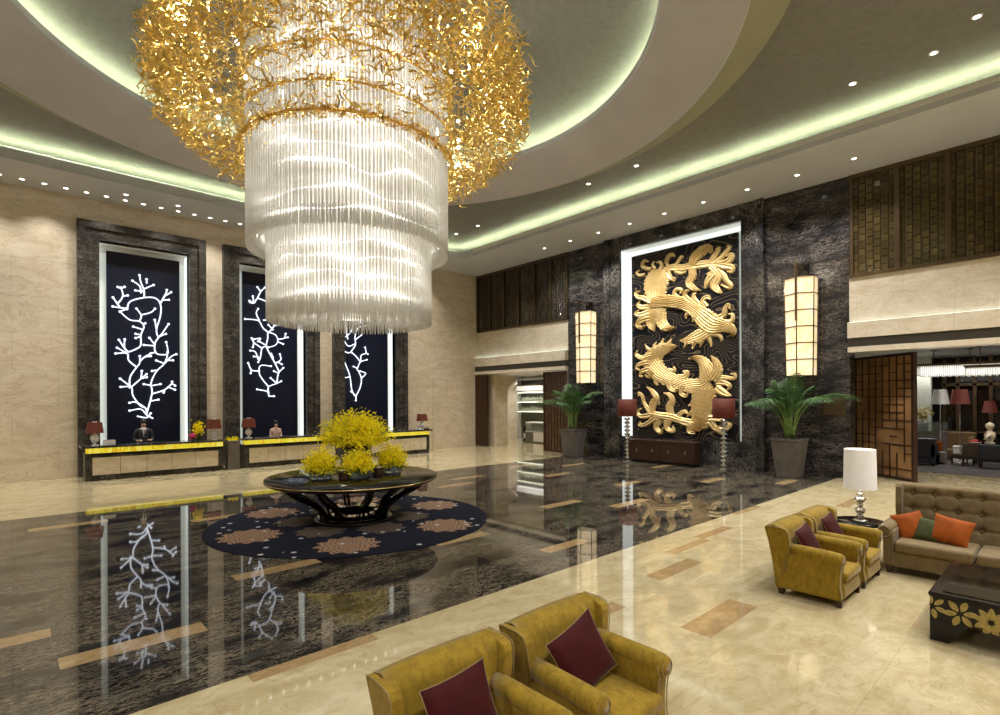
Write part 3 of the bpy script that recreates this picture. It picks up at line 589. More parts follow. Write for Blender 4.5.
for i in range(27):
    x = -.27 + .522 * i
    downlight(x, 21.9, HZ, 'small recessed downlight in the row washing the reception wall', 'downlights along the reception wall soffit')
for i in range(11):
    spot(-.8 + 1.6 * i, 21.7, HZ - .03, W1 * .8, 1.75, blend=1.0, r=.04)
for x in (2.8, 4.3): downlight(x, 21.28, HZ, 'paired downlight set inward of the reception wall row, above the first coral panel', 'inner pair of soffit downlights')
for y in (-2.4, -.9, 2.1, 3.6, 9.5, 11.4, 17.3, 18.8):
    downlight(14.64, y, CZ, 'round downlight in the silver leaf ceiling outside the large ring', 'downlights in the silver leaf ceiling')
    spot(14.64, y, CZ - .03, W1 * 1.2)
downlight(13.88, 1.33, CZ, 'round downlight nearest the camera in the silver leaf ceiling, inward of its row', 'downlight out of row')
for (x, y) in ((11.5, -1.5), (8, -2.5), (4, -2.5), (0, -2.5), (-3.5, 0), (-4, 5), (-4, 10), (-4, 15), (-3, 18.8), (3, 19.3), (9, 19.3), (12, .2), (8.5, .8), (14.0, 6.8)):
    spot(x, y, CZ - .03, W1 * 1.9)  # fill spots without fixtures, added to brighten the lobby
for (x, y) in AIM: spot(x, y, CZ - .03, 2600, .36, aim=(CX + .1, CY + .1, 1.2))  # added spots, no fixtures, light the table and flowers
# ------------------------------------------------------------------ CORAL PANELS
def parse(s): return [[tuple(map(float, p.split(','))) for p in l.split()] for l in s.split('|')]
cor_lab = ['tall midnight blue panel with glowing white coral branches, behind the male clerk', 'tall midnight blue panel with glowing white coral branches, behind the female clerk',
           'tall midnight blue panel with glowing white coral branches, behind the big yellow bouquet']
for i, (c, d) in enumerate(OP):
    t = thing('coral_light_panel', cor_lab[i], 'wall art', ((c + d) / 2, WY + .3, .1), 0, 'glowing coral panels')
    w = 1.115; a = MB(); a.box(-w, w, 0, .08, 0, 7.68); a.build('back_panel', M['navy'], parent=t, bevel=.01)
    b = MB(); bulbs = []
    cx = (c + d) / 2
    for path in parse(CORALS[i]):
        P = smooth_path([(x - cx, -.10 + .03 * math.sin(k * 1.7 + x * 3), z - .1) for k, (x, z) in enumerate(path)], 4)
        n = len(P); b.tube(P, [.027 - .006 * (k / n) for k in range(n)], 6)
        for e in ((P[-1],) if path is not parse(CORALS[i])[0] else (P[-1],)):
            bulbs.append(e)
            b.tube([(e[0], 0, e[2]), (e[0], -.1, e[2])], .012, 5)
    b.build('coral_branches', M['coral'], parent=t)
    b0 = MB(); b0.sphere((0, 0, 0), .042, 8, 5, sc=(1, .5, 1)); bb = b0.build('polyp_bulb', M['coral'], parent=t); bb.location = bulbs[0]
    for e in bulbs[1:]:
        q = bb.copy(); COL.objects.link(q); q.location = e

# ------------------------------------------------------------------ GILT RELIEF
t = thing('gilt_relief_panel', 'large gold carved relief of swirling winged birds on dark slate with fine gilt waves', 'wall art', (WX + .33, 10.565, .9))
a = MB(); a.box(0, .12, -2.235, 2.235, 0, 7.62); a.build('slate_back', M['reliefbg'], parent=t, bevel=.01)
b = MB()
for q, st in enumerate(parse(RELIEF)):
    P = smooth_path(st, 7)
    n = len(P); h0 = .05 + .012 * (q % 4)
    rows = []
    wmax = max(w for _, _, w in st) * .93
    nr = max(1, int(wmax / .10))           # carved feather ridges along the stroke
    U = []
    for i_ in range(nr * 2 + 1):
        u = -.94 + 1.88 * i_ / (nr * 2)
        U.append((u, (.55 if i_ % 2 == 0 else 1.05) * (1 - .45 * u * u) + (.25 if nr > 1 else 0)))
    U = [(-1, -.05), (-.97, .5)] + U[1:-1] + [(.97, .5), (1, -.05)]
    for k, (y, z, w) in enumerate(P):
        y1, z1 = P[min(k + 1, n - 1)][:2]; y0, z0 = P[max(k - 1, 0)][:2]
        ty, tz = y1 - y0, z1 - z0; l = math.hypot(ty, tz) or 1; ny, nz = -tz / l, ty / l
        hw = max(w * .93, .01) / 2; row = []
        h = h0 * min(1, .35 + hw / .12) * (1 + (.07 * (k % 2) if wmax > .35 else 0))
        for s_, hh in U:
            fl = 1 + (.09 * math.sin(k * 2.6) if hw > .16 and abs(s_) > .9 else 0)
            row.append((-h * hh - .004 * (q % 5), y - 10.565 + ny * hw * s_ * fl, z - .9 + nz * hw * s_ * fl))
        rows.append(row)
    vs = [v for r in rows for v in r]; m_ = len(U)
    fs = [(i * m_ + j, i * m_ + j + 1, (i + 1) * m_ + j + 1, (i + 1) * m_ + j) for i in range(n - 1) for j in range(m_ - 1)]
    fs += [tuple(range(m_)), tuple((n - 1) * m_ + j for j in range(m_))]
    b.add(vs, fs, 0, wmax < .2)
    if st[-1][2] < .08 and st[0][2] > .12 and q % 2 == 0:
        e = P[-2]; b.sphere((-h0 * .8, e[0] - 10.565, e[1] - .9), .04, 8, 6)
b.build('gilt_carving', M['relief'], parent=t)

# low dark wooden cabinet under the relief
t = thing('low_cabinet', 'low dark brown wooden cabinet standing below the gilt relief', 'cabinet', (18.62, 10.9, 0))
a = MB(); a.box(-.28, .28, -1.40, 1.40, .10, .84); a.build('body', M['darkwood'], parent=t, bevel=.01)
a = MB(); a.box(-.31, .31, -1.44, 1.44, .84, .90); a.build('top', M['darkwood'], parent=t, bevel=.008)
a = MB(); a.box(-.22, .24, -1.3, 1.3, 0, .10); a.build('plinth', M['iron'], parent=t)
for k in range(4):
    a = MB(); y = -1.38 + k * .69; a.box(-.295, -.28, y + .02, y + .67, .14, .80); dd = a.build('door', M['darkwood'], parent=t, bevel=.004)
    a = MB(); a.box(-.315, -.295, y + .33, y + .36, .44, .56); a.build('handle', M['goldedge'], parent=dd)

# ------------------------------------------------------------------ LANTERNS
def lantern(y, label):
    t = thing('wall_lantern', label, 'wall light', (WX + .05, y, 3.22), 0, 'tall alabaster wall lanterns')
    W = .43; top = 3.14
    def prow(k): return [(-.12, W * k), (-.50, W * k), (-.74, 0), (-.50, -W * k), (-.12, -W * k)]
    def shell(mb, z0, z1, k0, k1, g=0, mi=0):
        A = [(x - g, yy * (1 + g * 1.5), z0) for x, yy in prow(k0)]; B_ = [(x - g, yy * (1 + g * 1.5), z1) for x, yy in prow(k1)]
        n = 5; mb.add(A + B_, [(i, (i + 1) % n, n + (i + 1) % n, n + i) for i in range(n)] + [tuple(range(n)), tuple(n + i for i in range(n))[::-1]], mi)
    a = MB(); shell(a, 0, top, .90, 1.0); a.build('alabaster_shade', M['lantern'], parent=t)
    a = MB()
    for r in range(7):
        z = top * r / 6; k = lerp(.90, 1, r / 6); P = [(x - .008, yy * 1.02, z) for x, yy in prow(k)]
        a.tube(P, .019, 5)
    for i in range(5):
        p, q = prow(.90)[i], prow(1)[i]; a.tube([(p[0] - .008, p[1] * 1.02, 0), (q[0] - .008, q[1] * 1.02, top)], .019, 5)
    a.build('metal_grid', M['bronze'], parent=t)
    a = MB(); a.box(-.12, 0, -.16, .16, -.02, 3.62); a.build('back_plate', M['iron'], parent=t, bevel=.01)
    a = MB(); a.box(-.80, -.74, -.03, .03, 1.75, 3.62); a.box(-.78, -.12, -.025, .025, 3.50, 3.56); a.build('hanging_bar', M['bronze'], parent=t)
    return t
lantern(14.78, 'tall tapering lantern of backlit alabaster panes, between doorway and gold relief')
lantern(6.06, 'tall tapering lantern of backlit alabaster panes, above the palm beside the latticed screen')

# ------------------------------------------------------------------ TALL FLOOR LAMPS
def floor_lamp(x, y, label):
    t = thing('floor_lamp', label, 'lamp', (x, y, 0), 0, 'bead-stemmed floor lamps')
    a = MB(); a.lathe([(.20, 0), (.21, .03), (.06, .06), (.03, .09)], 24); a.build('base', M['chrome'], parent=t)
    a = MB(); z = .09
    prof = []
    n = 11
    for k in range(n):
        z0 = .09 + k * (1.80 - .09) / n; hh = (1.80 - .09) / n
        prof += [(.022, z0), (.09, z0 + hh * .2), (.125, z0 + hh * .42), (.125, z0 + hh * .52), (.08, z0 + hh * .75)]
    prof += [(.022, 1.80), (.015, 1.95)]
    a.lathe(prof, 16); a.build('beaded_stem', M['chrome'], parent=t)
    a = MB(); a.lathe([(.36, 1.82), (.375, 1.83), (.375, 2.50), (.36, 2.51)], 36, cap=False); a.lathe([(.35, 2.49), (.35, 1.83)], 36, cap=False); a.build('lamp_shade', M['redshade'], parent=t)
    a = MB(); a.sphere((0, 0, 2.1), .07, 12, 8); a.build('bulb', M['downlight'], parent=t)
floor_lamp(18.3, 12.36, 'dark red drum shade floor lamp on beaded stem, cabinet end by the doorway')
floor_lamp(18.45, 8.48, 'dark red drum shade floor lamp on beaded stem, cabinet end toward latticed screen')

# ------------------------------------------------------------------ PALMS
def palm(x, y, seed, label, S=1.0, n=19, ph=1.22):
    t = thing('potted_palm', label, 'plant', (x, y, 0), 0, 'palms in square planters')
    a = MB(); a.frustum(0, 0, 0, .30, .30, ph - .06, .42, .42); a.frustum(0, 0, ph - .06, .44, .44, ph, .45, .45)
    a.build('planter', M['stonepot'], parent=t, bevel=.012)
    a = MB(); a.box(-.36, .36, -.36, .36, ph - .02, ph + .012); a.build('soil', M['soil'], parent=t)
    r = random.Random(seed)
    for k in range(n):
        an = 2 * PI * k / n + r.uniform(-.3, .3); ln = r.uniform(1.75, 2.55) * S; lean = r.uniform(.2, .78) if k % 3 else r.uniform(.05, .2)
        bx, by = .12 * math.cos(an), .12 * math.sin(an)
        P = []
        for j in range(13):
            u = j / 12; out = lean * (.15 * u + .85 * u ** 2.1) * ln * .95; up = ln * (u * (1.0) - (.13 + .50 * lean) * u ** 3)
            P.append(Vector((bx + out * math.cos(an) * (.34 if math.cos(an) > 0 else 1), by + out * math.sin(an), ph + up * 1.0)))
        st = MB(); st.tube(P, [.020 * (1 - .8 * j / 12) for j in range(13)], 5); f = st.build('frond', M['stem'], parent=t)
        lf = MB()
        for j in range(26):
            u = .36 + .64 * j / 25; q = u * 12; i0 = min(int(q), 11); p = P[i0].lerp(P[i0 + 1], q - i0); tg = (P[i0 + 1] - P[i0]).normalized()
            side = tg.cross(Vector((0, 0, 1))); side = side.normalized() if side.length > 1e-3 else Vector((math.sin(an), -math.cos(an), 0))
            L_ = .50 * S * math.sin(PI * (.16 + .78 * (u - .36) / .64)) + .06
            for s_ in (-1, 1):
                d = (side * s_ + tg * .75 + Vector((0, 0, r.uniform(.0, .3)))).normalized()
                wv = tg * .5 - side * s_ * .2; wv = (wv - d * wv.dot(d)).normalized() * .0115
                A = []; B_ = []
                for m_ in range(5):
                    v = m_ / 4; c_ = p + d * L_ * v - Vector((0, 0, .55 * L_ * v * v)); c_.x = min(c_.x, .70); wd = (.35 + 1.2 * v * (1 - v) * 2) * (1 if m_ < 4 else .05)
                    A.append(c_ + wv * wd); B_.append(c_ - wv * wd)
                lf.ribbon(A, B_)
        lf.build('leaflets', M['leaf'], parent=f)
palm(18.12, 15.02, 3, 'leafy green palm in grey square planter beside the corner doorway screen', 1.05)
palm(18.3, 6.28, 5, 'leafy green palm in grey square planter beside the latticed brown screen', 1.05)

# small framed dark picture by the right palm
t = thing('wall_plaque', 'small dark glass plaque with bronze frame behind the palm by the latticed screen', 'plaque', (WX + .05, 5.22, 2.0))
a = MB(); a.box(-.05, 0, -.32, .32, -.02, .52); a.build('plaque_frame', M['bronze'], parent=t, bevel=.01)
a = MB(); a.box(-.06, -.05, -.26, .26, .05, .45); a.build('glass_face', M['bronze'], parent=t)

# ------------------------------------------------------------------ SCREENS
def lattice_screen(x, y, rz, L_, H, label, fretwork=True, seed=1, mat=None, cols=8, cellh=.30):
    t = thing('lattice_screen', label, 'screen', (x, y, 0), rz, None)
    a = MB(); fw = .09
    a.box(0, fw, -.06, .06, 0, H); a.box(L_ - fw, L_, -.06, .06, 0, H); a.box(fw, L_ - fw, -.06, .06, 0, fw); a.box(fw, L_ - fw, -.06, .06, H - fw, H)
    a.build('frame', M['darkwood'], parent=t, bevel=.006)
    a = MB(); a.box(fw, L_ - fw, -.012, .012, fw, H - fw); a.build('glass_panel', mat or M['copper'], parent=t)
    r = random.Random(seed); b = MB(); nx = cols; nz = int((H - 2 * fw) / cellh); cw = (L_ - 2 * fw) / nx; ch = (H - 2 * fw) / nz
    for i in range(1, nx):
        j = 0
        while j < nz:
            ln = r.choice((1, 2, 3)) if fretwork else nz
            if r.random() < .80 or not fretwork:
                z0 = fw + j * ch; z1 = min(fw + (j + ln) * ch, H - fw)
                b.box(fw + i * cw - .014, fw + i * cw + .014, -.04, .04, z0 - .014, z1)
            j += ln
    for j in range(1, nz):
        i = 0
        while i < nx:
            ln = r.choice((1, 1, 2))
            if r.random() < (.62 if fretwork else .5):
                b.box(fw + i * cw, fw + min(i + ln, nx) * cw, -.036, .036, fw + j * ch - .014, fw + j * ch + .014)
            i += ln
    b.build('fretwork', M['darkwood'], parent=t)
    return t
M['darkglass'] = plain('dark_bronze_glass', (.13, .075, .042), .25, metal=.3, noise=.2)
dx, dy = 21.13 - 19.57, 5.17 - 3.27
lattice_screen(19.57, 3.27, math.atan2(dy, dx), math.hypot(dx, dy), 3.86, 'tall brown latticed screen with bronze glass, angled in the opening beside the restaurant', True, 11, cols=8, cellh=.235)
lattice_screen(18.92, WY - .02, -PI / 2, .95, 3.84, 'narrow dark slatted screen set against the corner at the cafe doorway', False, 4, M['darkglass'], cols=6, cellh=.28)
lattice_screen(19.10, 17.66, -PI / 2, 1.55, 3.84, 'dark slatted bronze screen between the cafe doorway and potted palm', False, 9, M['darkglass'], cols=7, cellh=.26)

# ------------------------------------------------------------------ RECEPTION
def counter(x0, x1, label):
    W = x1 - x0; t = thing('reception_counter', label, 'counter', (x0, 21.1, 0), 0, 'reception counters')
    a = MB(); a.box(0, W, .02, .60, 0, .16); a.box(0, .16, 0, .60, .16, .80); a.box(W - .16, W, 0, .60, .16, .80); a.box(.16, W - .16, 0, .6, .74, .86); a.box(.16, W - .16, .03, .6, .16, .74)
    a.box(.0, W, .0, .6, .80, .87)
    a.build('body', M['frame'], parent=t, bevel=.006)
    a = MB(); a.box(-.10, W + .10, -.12, .72, 1.04, 1.11); a.build('countertop', M['surround'], parent=t, bevel=.01)
    a = MB(); a.box(.03, W - .03, -.03, .3, .875, 1.035); a.build('light_band', M['onyx'], parent=t)
    n = 5; pw = (W - .36) / n
    for k in range(n):
        a = MB(); a.box(.18 + k * pw + .006, .18 + (k + 1) * pw - .006, -.012, .03, .18, .73); a.build('front_panel', M['wall'], parent=t, bevel=.003)
counter(1.68, 5.68, 'marble reception counter with glowing yellow band, where the male clerk stands')
counter(6.38, 10.15, 'marble reception counter with glowing yellow band, where the female clerk stands')
counter(10.85, 14.75, 'marble reception counter with glowing yellow band, furthest along, behind the bouquet')
for (x, lab) in ((5.98, 'grey stone pedestal planter between the two counters with clerks'), (10.42, 'grey stone pedestal planter behind the central bouquet between two counters')):
    t = thing('pedestal_planter', lab, 'planter', (x + .05, 21.32, 0)); a = MB(); a.box(-.20, .20, -.2, .2, 0, 1.0); a.box(-.22, .22, -.22, .22, 1.0, 1.05); a.build('pedestal', M['stonepot'], parent=t, bevel=.01)
    a = MB(); r = random.Random(int(x)); 
    for k in range(60): 
        p = Vector((r.uniform(-.18, .18), r.uniform(-.14, .14), 1.05)); q = p + Vector((r.uniform(-.1, .1), r.uniform(-.1, .1), r.uniform(.05, .16))); w = Vector((.02, .01, 0)); a.ribbon([p - w, q - w * .3], [p + w, q + w * .3])
    a.build('leaves', M['yellow'], parent=t)

def table_lamp_red(x, y, z, label):
    t = thing('table_lamp', label, 'lamp', (x, y, z), 0, 'red shaded table lamps on the reception counters')
    a = MB(); a.box(-.09, .09, -.09, .09, 0, .03); a.lathe([(.03, .03), (.035, .06), (.10, .14), (.125, .22), (.10, .31), (.04, .36), (.02, .42)], 16); a.build('ceramic_base', M['whitecer'], parent=t)
    a = MB(); a.frustum(0, 0, .40, .22, .16, .74, .18, .13); a.build('lamp_shade', M['redshade'], parent=t)
    a = MB(); a.box(-.06, .06, -.05, .05, .74, .77); a.build('cap', M['whitecer'], parent=t)
for x, lab in ((1.95, 'red shaded lamp at the outer end of the male clerk counter'), (5.42, 'red shaded lamp beside the flower vase on the male clerk counter'), (6.62, 'red shaded lamp near the pedestal on the female clerk counter'),
               (10.9, 'dark red shaded lamp just behind the top of the yellow bouquet'), (14.5, 'red shaded lamp at the far end of the furthest counter')):
    table_lamp_red(x, 21.35, 1.11, lab)
# flower vase on counter 1
t = thing('flower_vase', 'small vase of yellow and magenta flowers on the male clerk counter', 'flowers', (4.92, 21.35, 1.11))
a = MB(); a.lathe([(.06, 0), (.07, .02), (.055, .18), (.07, .24)], 14); a.build('vase', M['dgreen'], parent=t)
r = random.Random(2); a = MB()
for k in range(260):
    p = Vector((r.gauss(.0, .08), r.gauss(0, .08), .42 + r.gauss(0, .11))); a.sphere(p, .022, 5, 4)
a.build('yellow_blossom', M['yellow'], parent=t)
a = MB()
for k in range(60):
    a.sphere((-.20 + r.gauss(0, .05), -.05 + r.gauss(0, .05), .16 + r.gauss(0, .05)), .03, 5, 4)
a.build('magenta_blossom', M['pink'], parent=t)
t = thing('display_box', 'small cream box standing beside the outermost red lamp on the counter', 'box', (2.32, 21.3, 1.11))
a = MB(); a.box(-.16, .16, -.06, .06, 0, .13); a.build('carton', M['whitecer'], parent=t, bevel=.004); a = MB(); a.box(-.15, .15, -.055, .055, .13, .16); a.build('lid', M['wall'], parent=t, bevel=.004)
t = thing('telephone', 'small dark desk telephone at the far end of the furthest counter', 'telephone', (14.62, 21.15, 1.11))
a = MB(); a.frustum(0, 0, 0, .12, .10, .05, .10, .07); a.build('body', M['iron'], parent=t); a = MB(); a.tube([(-.10, 0, .07), (-.05, 0, .085), (.05, 0, .085), (.10, 0, .07)], [.025, .015, .015, .025], 8); a.build('handset', M['iron'], parent=t)
t = thing('tissue_box', 'small white box with a red cover near the furthest red lamp', 'box', (14.2, 21.2, 1.11))
a = MB(); a.box(-.10, .10, -.07, .07, 0, .09); a.build('box_body', M['whitecer'], parent=t, bevel=.004); a = MB(); a.sphere((0, 0, .10), .05, 8, 5); a.build('red_cover', M['redshade'], parent=t)

# ------------------------------------------------------------------ CLERKS
def skin(name, verts, edges, radii, mat, parent=None, root=0, sub=2):
    me = bpy.data.meshes.new(name); me.from_pydata(verts, edges, []); me.materials.append(mat)
    o = bpy.data.objects.new(name, me); COL.objects.link(o)
    m = o.modifiers.new('skin', 'SKIN'); m.use_smooth_shade = True
    if len(me.skin_vertices) == 0:
        bpy.context.view_layer.objects.active = o
    for i, v in enumerate(me.skin_vertices[0].data):
        r_ = radii[i]; v.radius = r_ if isinstance(r_, tuple) else (r_, r_); v.use_root = (i == root)
    s = o.modifiers.new('sub', 'SUBSURF'); s.levels = sub; s.render_levels = sub
    if parent: o.parent = parent
    return o
def person(x, y, h, label, female):
    k = h / 1.75
    t = thing('person', label, 'person', (x, y, 0), 0)
    sw = .17 if female else .20
    V = [(0, 0, .95), (0, 0, 1.12), (0, -.01, 1.30), (0, 0, 1.44), (0, -.02, 1.52), (0, -.06, 1.60), (0, -.07, 1.70)]
    R = [(.15, .11), (.13, .10), (.16, .11), (.13, .09), (.055, .055), (.075, .085), (.07, .085)]
    E = [(i, i + 1) for i in range(6)]
    def chain(start, pts, rs):
        p = start
        for q, r_ in zip(pts, rs): V.append(q); R.append(r_); E.append((p, len(V) - 1)); p = len(V) - 1
        return p
    for s_ in (-1, 1):
        w = chain(3, [(s_ * sw, 0, 1.42), (s_ * (sw + .05), .0, 1.14), (s_ * (sw - .02), -.20, 1.10 - .0), (s_ * (sw - .07), -.28, 1.12)], [.055, .042, .032, .028])
        for f in range(4): chain(w, [(s_ * (sw - .07 + (f - 1.5) * -.022), -.33, 1.125), (s_ * (sw - .07 + (f - 1.5) * -.026), -.37, 1.115 - .004 * f)], [.010, .008])
        chain(w, [(s_ * (sw - .11), -.29, 1.12), (s_ * (sw - .13), -.32, 1.12)], [.011, .009])
        chain(0, [(s_ * .10, 0, .88), (s_ * .10, -.01, .50), (s_ * .10, .01, .09), (s_ * .10, -.12, .04)], [(.085, .09), .058, .038, .035])
    V = [(a * k, b * k, c * k) for a, b, c in V]; R = [tuple(q * k for q in r_) if isinstance(r_, tuple) else r_ * k for r_ in R]
    body = skin('body', V, E, R, M['skin'], t)
    # face details merged with hair cap / clothing children
    top = 1.70 * k
    a = MB(); a.sphere((0, -.045 * k, top + .02), .098 * k, 14, 9, sc=(.86, 1.0, 1.0))
    if female: a.sphere((0, .055 * k, top + .055), .055 * k, 10, 7)
    hair = a.build('hair', M['hair'], parent=t)
    a = MB()
    for s_ in (-1, 1): a.sphere((s_ * .032 * k, -.150 * k, top - .045), .011 * k, 6, 5)
    a.build('eyes', M['hair'], parent=t)
    a = MB(); a.tube([(0, -.148 * k, top - .045), (0, -.168 * k, top - .075), (0, -.150 * k, top - .085)], [.008, .014, .010], 6); a.build('nose', M['skin'], parent=t)
    JV = [(0, 0, .80), (0, 0, .95), (0, 0, 1.12), (0, -.01, 1.30), (0, .005, 1.44)]; JR = [(.18, .13), (.175, .13), (.15, .12), (.185, .13), (.13, .09)]; JE = [(i, i + 1) for i in range(4)]
    for s_ in (-1, 1):
        JV += [(s_ * sw, 0, 1.425), (s_ * (sw + .05), .0, 1.14), (s_ * (sw - .01), -.18, 1.10)]; JR += [.068, .058, .046]; n_ = len(JV); JE += [(4, n_ - 3), (n_ - 3, n_ - 2), (n_ - 2, n_ - 1)]
    JV = [(a * k, b * k, c * k) for a, b, c in JV]; JR = [tuple(q * k for q in r_) if isinstance(r_, tuple) else r_ * k for r_ in JR]
    skin('jacket', JV, JE, JR, M['beige'] if female else M['suit'], t)
    TV = [(0, 0, .97)]; TR = [(.165, .12)]; TE = []
    for s_ in (-1, 1):
        TV += [(s_ * .10, 0, .86), (s_ * .105, -.01, .50), (s_ * .105, .01, .10)]; TR += [(.10, .105), .075, .062]; n_ = len(TV); TE += [(0, n_ - 3), (n_ - 3, n_ - 2), (n_ - 2, n_ - 1)]
    TV = [(a * k, b * k, c * k) for a, b, c in TV]; TR = [tuple(q * k for q in r_) if isinstance(r_, tuple) else r_ * k for r_ in TR]
    skin('trousers', TV, TE, TR, M['suit'], t)
    a = MB(); a.add([(-.045 * k, -.125 * k, 1.50 * k), (.045 * k, -.125 * k, 1.50 * k), (.02 * k, -.150 * k, 1.22 * k), (-.02 * k, -.150 * k, 1.22 * k)], [(0, 1, 2, 3)])
    a.add([(-.05 * k, -.10 * k, 1.53 * k), (.05 * k, -.10 * k, 1.53 * k), (.045 * k, -.126 * k, 1.49 * k), (-.045 * k, -.126 * k, 1.49 * k)], [(0, 1, 2, 3)])
    a.build('shirt', M['shirt'] if not female else M['beige'], parent=t)
    if not female:
        a = MB(); a.frustum(0, -.158 * k, 1.24 * k, .022, .004, 1.47 * k, .014, .004); a.build('tie', M['iron'], parent=t)
person(3.37, 22.10, 1.84, 'person in a dark suit and white shirt standing behind the counter looking down', False)
person(7.89, 22.10, 1.66, 'person in a beige uniform with black hair in a bun behind the counter', True)

# ------------------------------------------------------------------ RUG, TABLE, FLOWERS
a = MB(); a.lathe([(2.80, 0), (2.80, .012), (2.78, .016), (0, .016)], 96, cap=False, smooth=False); a.v = [(x + 0, y + 0, z) for x, y, z in a.v]
o = a.build('round_rug', M['rug'], loc=(CX, CY, 0.001)); tag(o, 'large round navy rug with orange flower medallions under the black table', 'rug')
t = thing('round_table', 'large round black lacquered table with curved ribbed legs, on the navy rug', 'table', (CX, CY, .018))
a = MB(); a.lathe([(1.30, .80), (1.64, .805), (1.68, .81), (1.74, .85), (1.74, .905), (1.72, .92), (0, .92)], 96, cap=False); a.build('table_top', M['iron'], parent=t)
a = MB(); a.lathe([(1.738, .862), (1.750, .865), (1.750, .878), (1.738, .881)], 96, cap=False); a.build('brass_edge', M['goldedge'], parent=t)
a = MB(); a.lathe([(.60, 0), (.78, 0), (.80, .02), (.80, .05), (.76, .07), (.60, .07)], 64, cap=False); a.build('base_ring', M['iron'], parent=t)
a = MB(); a.lathe([(.50, .02), (.48, .26), (0, .27)], 48); a.build('centre_drum', M['chrome'], parent=t)
leg = None
for k in range(10):
    an = 2 * PI * k / 10 + .05
    if leg is None:
        a = MB()
        for s_ in (-.042, .042):
            prof = smooth_path([(.64, .05), (.66, .15), (.74, .28), (.90, .41), (1.10, .52), (1.32, .64), (1.48, .80)], 4)
            nn = len(prof); vs = []
            for j, (r_, z) in enumerate(prof):
                r0, z0 = prof[max(j - 1, 0)]; r1, z1 = prof[min(j + 1, nn - 1)]; tx, tz = r1 - r0, z1 - z0; l_ = math.hypot(tx, tz); nx_, nz_ = -tz / l_, tx / l_
                w = .045
                for (q, yy) in ((w, .020), (w, -.020), (-w, -.020), (-w, .020)): vs.append((r_ + nx_ * q, s_ + yy, z + nz_ * q))
            fs = [(4 * j + i, 4 * j + (i + 1) % 4, 4 * j + 4 + (i + 1) % 4, 4 * j + 4 + i) for j in range(nn - 1) for i in range(4)]
            a.add(vs, fs + [(0, 1, 2, 3), (4 * nn - 1, 4 * nn - 2, 4 * nn - 3, 4 * nn - 4)], 0, False)
        leg = a.build('leg', M['iron'], parent=t); leg.rotation_euler.z = an
        a = MB(); a.tube([(r_ * 1.0 - .052 * 1, 0, z + .02) for r_, z in prof], .010, 5)
        tr_ = a.build('brass_line', M['goldedge'], parent=leg)
    else:
        c = leg.copy(); COL.objects.link(c); c.rotation_euler.z = an; d = tr_.copy(); COL.objects.link(d); d.parent = c

def blossoms(r, n, rx, rz, cz, drop=.3, size=.028, seed_pts=None, sx=1.0):
    """sprays: thin stems bearing small petal clusters"""
    pet = MB(); st = MB()
    for k in range(n):
        th = r.uniform(0, 2 * PI); el = math.acos(r.uniform(-.25, 1)); rad = r.uniform(.62, 1.12)
        tip = Vector((rx * rad * math.sin(el) * math.cos(th), rx * rad * math.sin(el) * math.sin(th), cz + rz * rad * math.cos(el)))
        b0 = Vector((r.gauss(0, .05), r.gauss(0, .05), cz - drop)); mid = b0.lerp(tip, .55) + Vector((0, 0, .10 * rz))
        P = smooth_path([tuple(b0), tuple(mid), tuple(tip)], 4)
        if k % 3 == 0: st.tube(P, .004, 3)
        for j in range(3, 9):
            p = Vector(P[min(j, len(P) - 1)])
            for q in range(2):
                c = p + Vector((r.gauss(0, .035), r.gauss(0, .035), r.gauss(0, .035))); a_ = Vector((r.gauss(0, 1), r.gauss(0, 1), r.gauss(0, 1))).normalized(); b_ = a_.orthogonal().normalized(); s_ = size * r.uniform(.7, 1.3)
                pet.add([c - a_ * s_, c + b_ * s_ * .7, c + a_ * s_, c - b_ * s_ * .7 + Vector((0, 0, .006))], [(0, 1, 2, 3)])
    return pet, st
def glassmat():
    m, nt, b = newmat('clear_vase_glass'); b.inputs['Base Color'].default_value = (.75, .85, .78, 1); b.inputs['Transmission Weight'].default_value = .85; b.inputs['Roughness'].default_value = .03; b.inputs['IOR'].default_value = 1.3
    return m
M['glass'] = glassmat()
TZ = .018 + .92
t = thing('flower_arrangement', 'largest yellow orchid bouquet in a tall glass cylinder, centre of the round table', 'flowers', (CX + .18, CY + .25, TZ))
a = MB(); a.lathe([(.33, 0), (.33, .62), (.32, .62), (.32, .02), (0, .02)], 40, cap=False); a.build('glass_vase', M['glass'], parent=t)
r = random.Random(5); a = MB()
for k in range(150):
    an = r.uniform(0, 2 * PI); r0 = r.uniform(.05, .29); p = Vector((r0 * math.cos(an), r0 * math.sin(an), .03)); q = p * .9 + Vector((r.gauss(0, .05), r.gauss(0, .05), .60)); m_ = p.lerp(q, .5) + Vector((r.gauss(0, .03), r.gauss(0, .03), 0)); w = Vector((math.sin(an), -math.cos(an), 0)) * .02
    a.ribbon([p - w, m_ - w, q - w * .3], [p + w, m_ + w, q + w * .3])
a.build('stems_and_leaves', M['dgreen'], parent=t)
pet, st = blossoms(r, 1150, .74, .56, .76, .22, .024)
pet.build('yellow_blossom', M['yellow'], parent=t); st.build('flower_stems', M['stem'], parent=t)
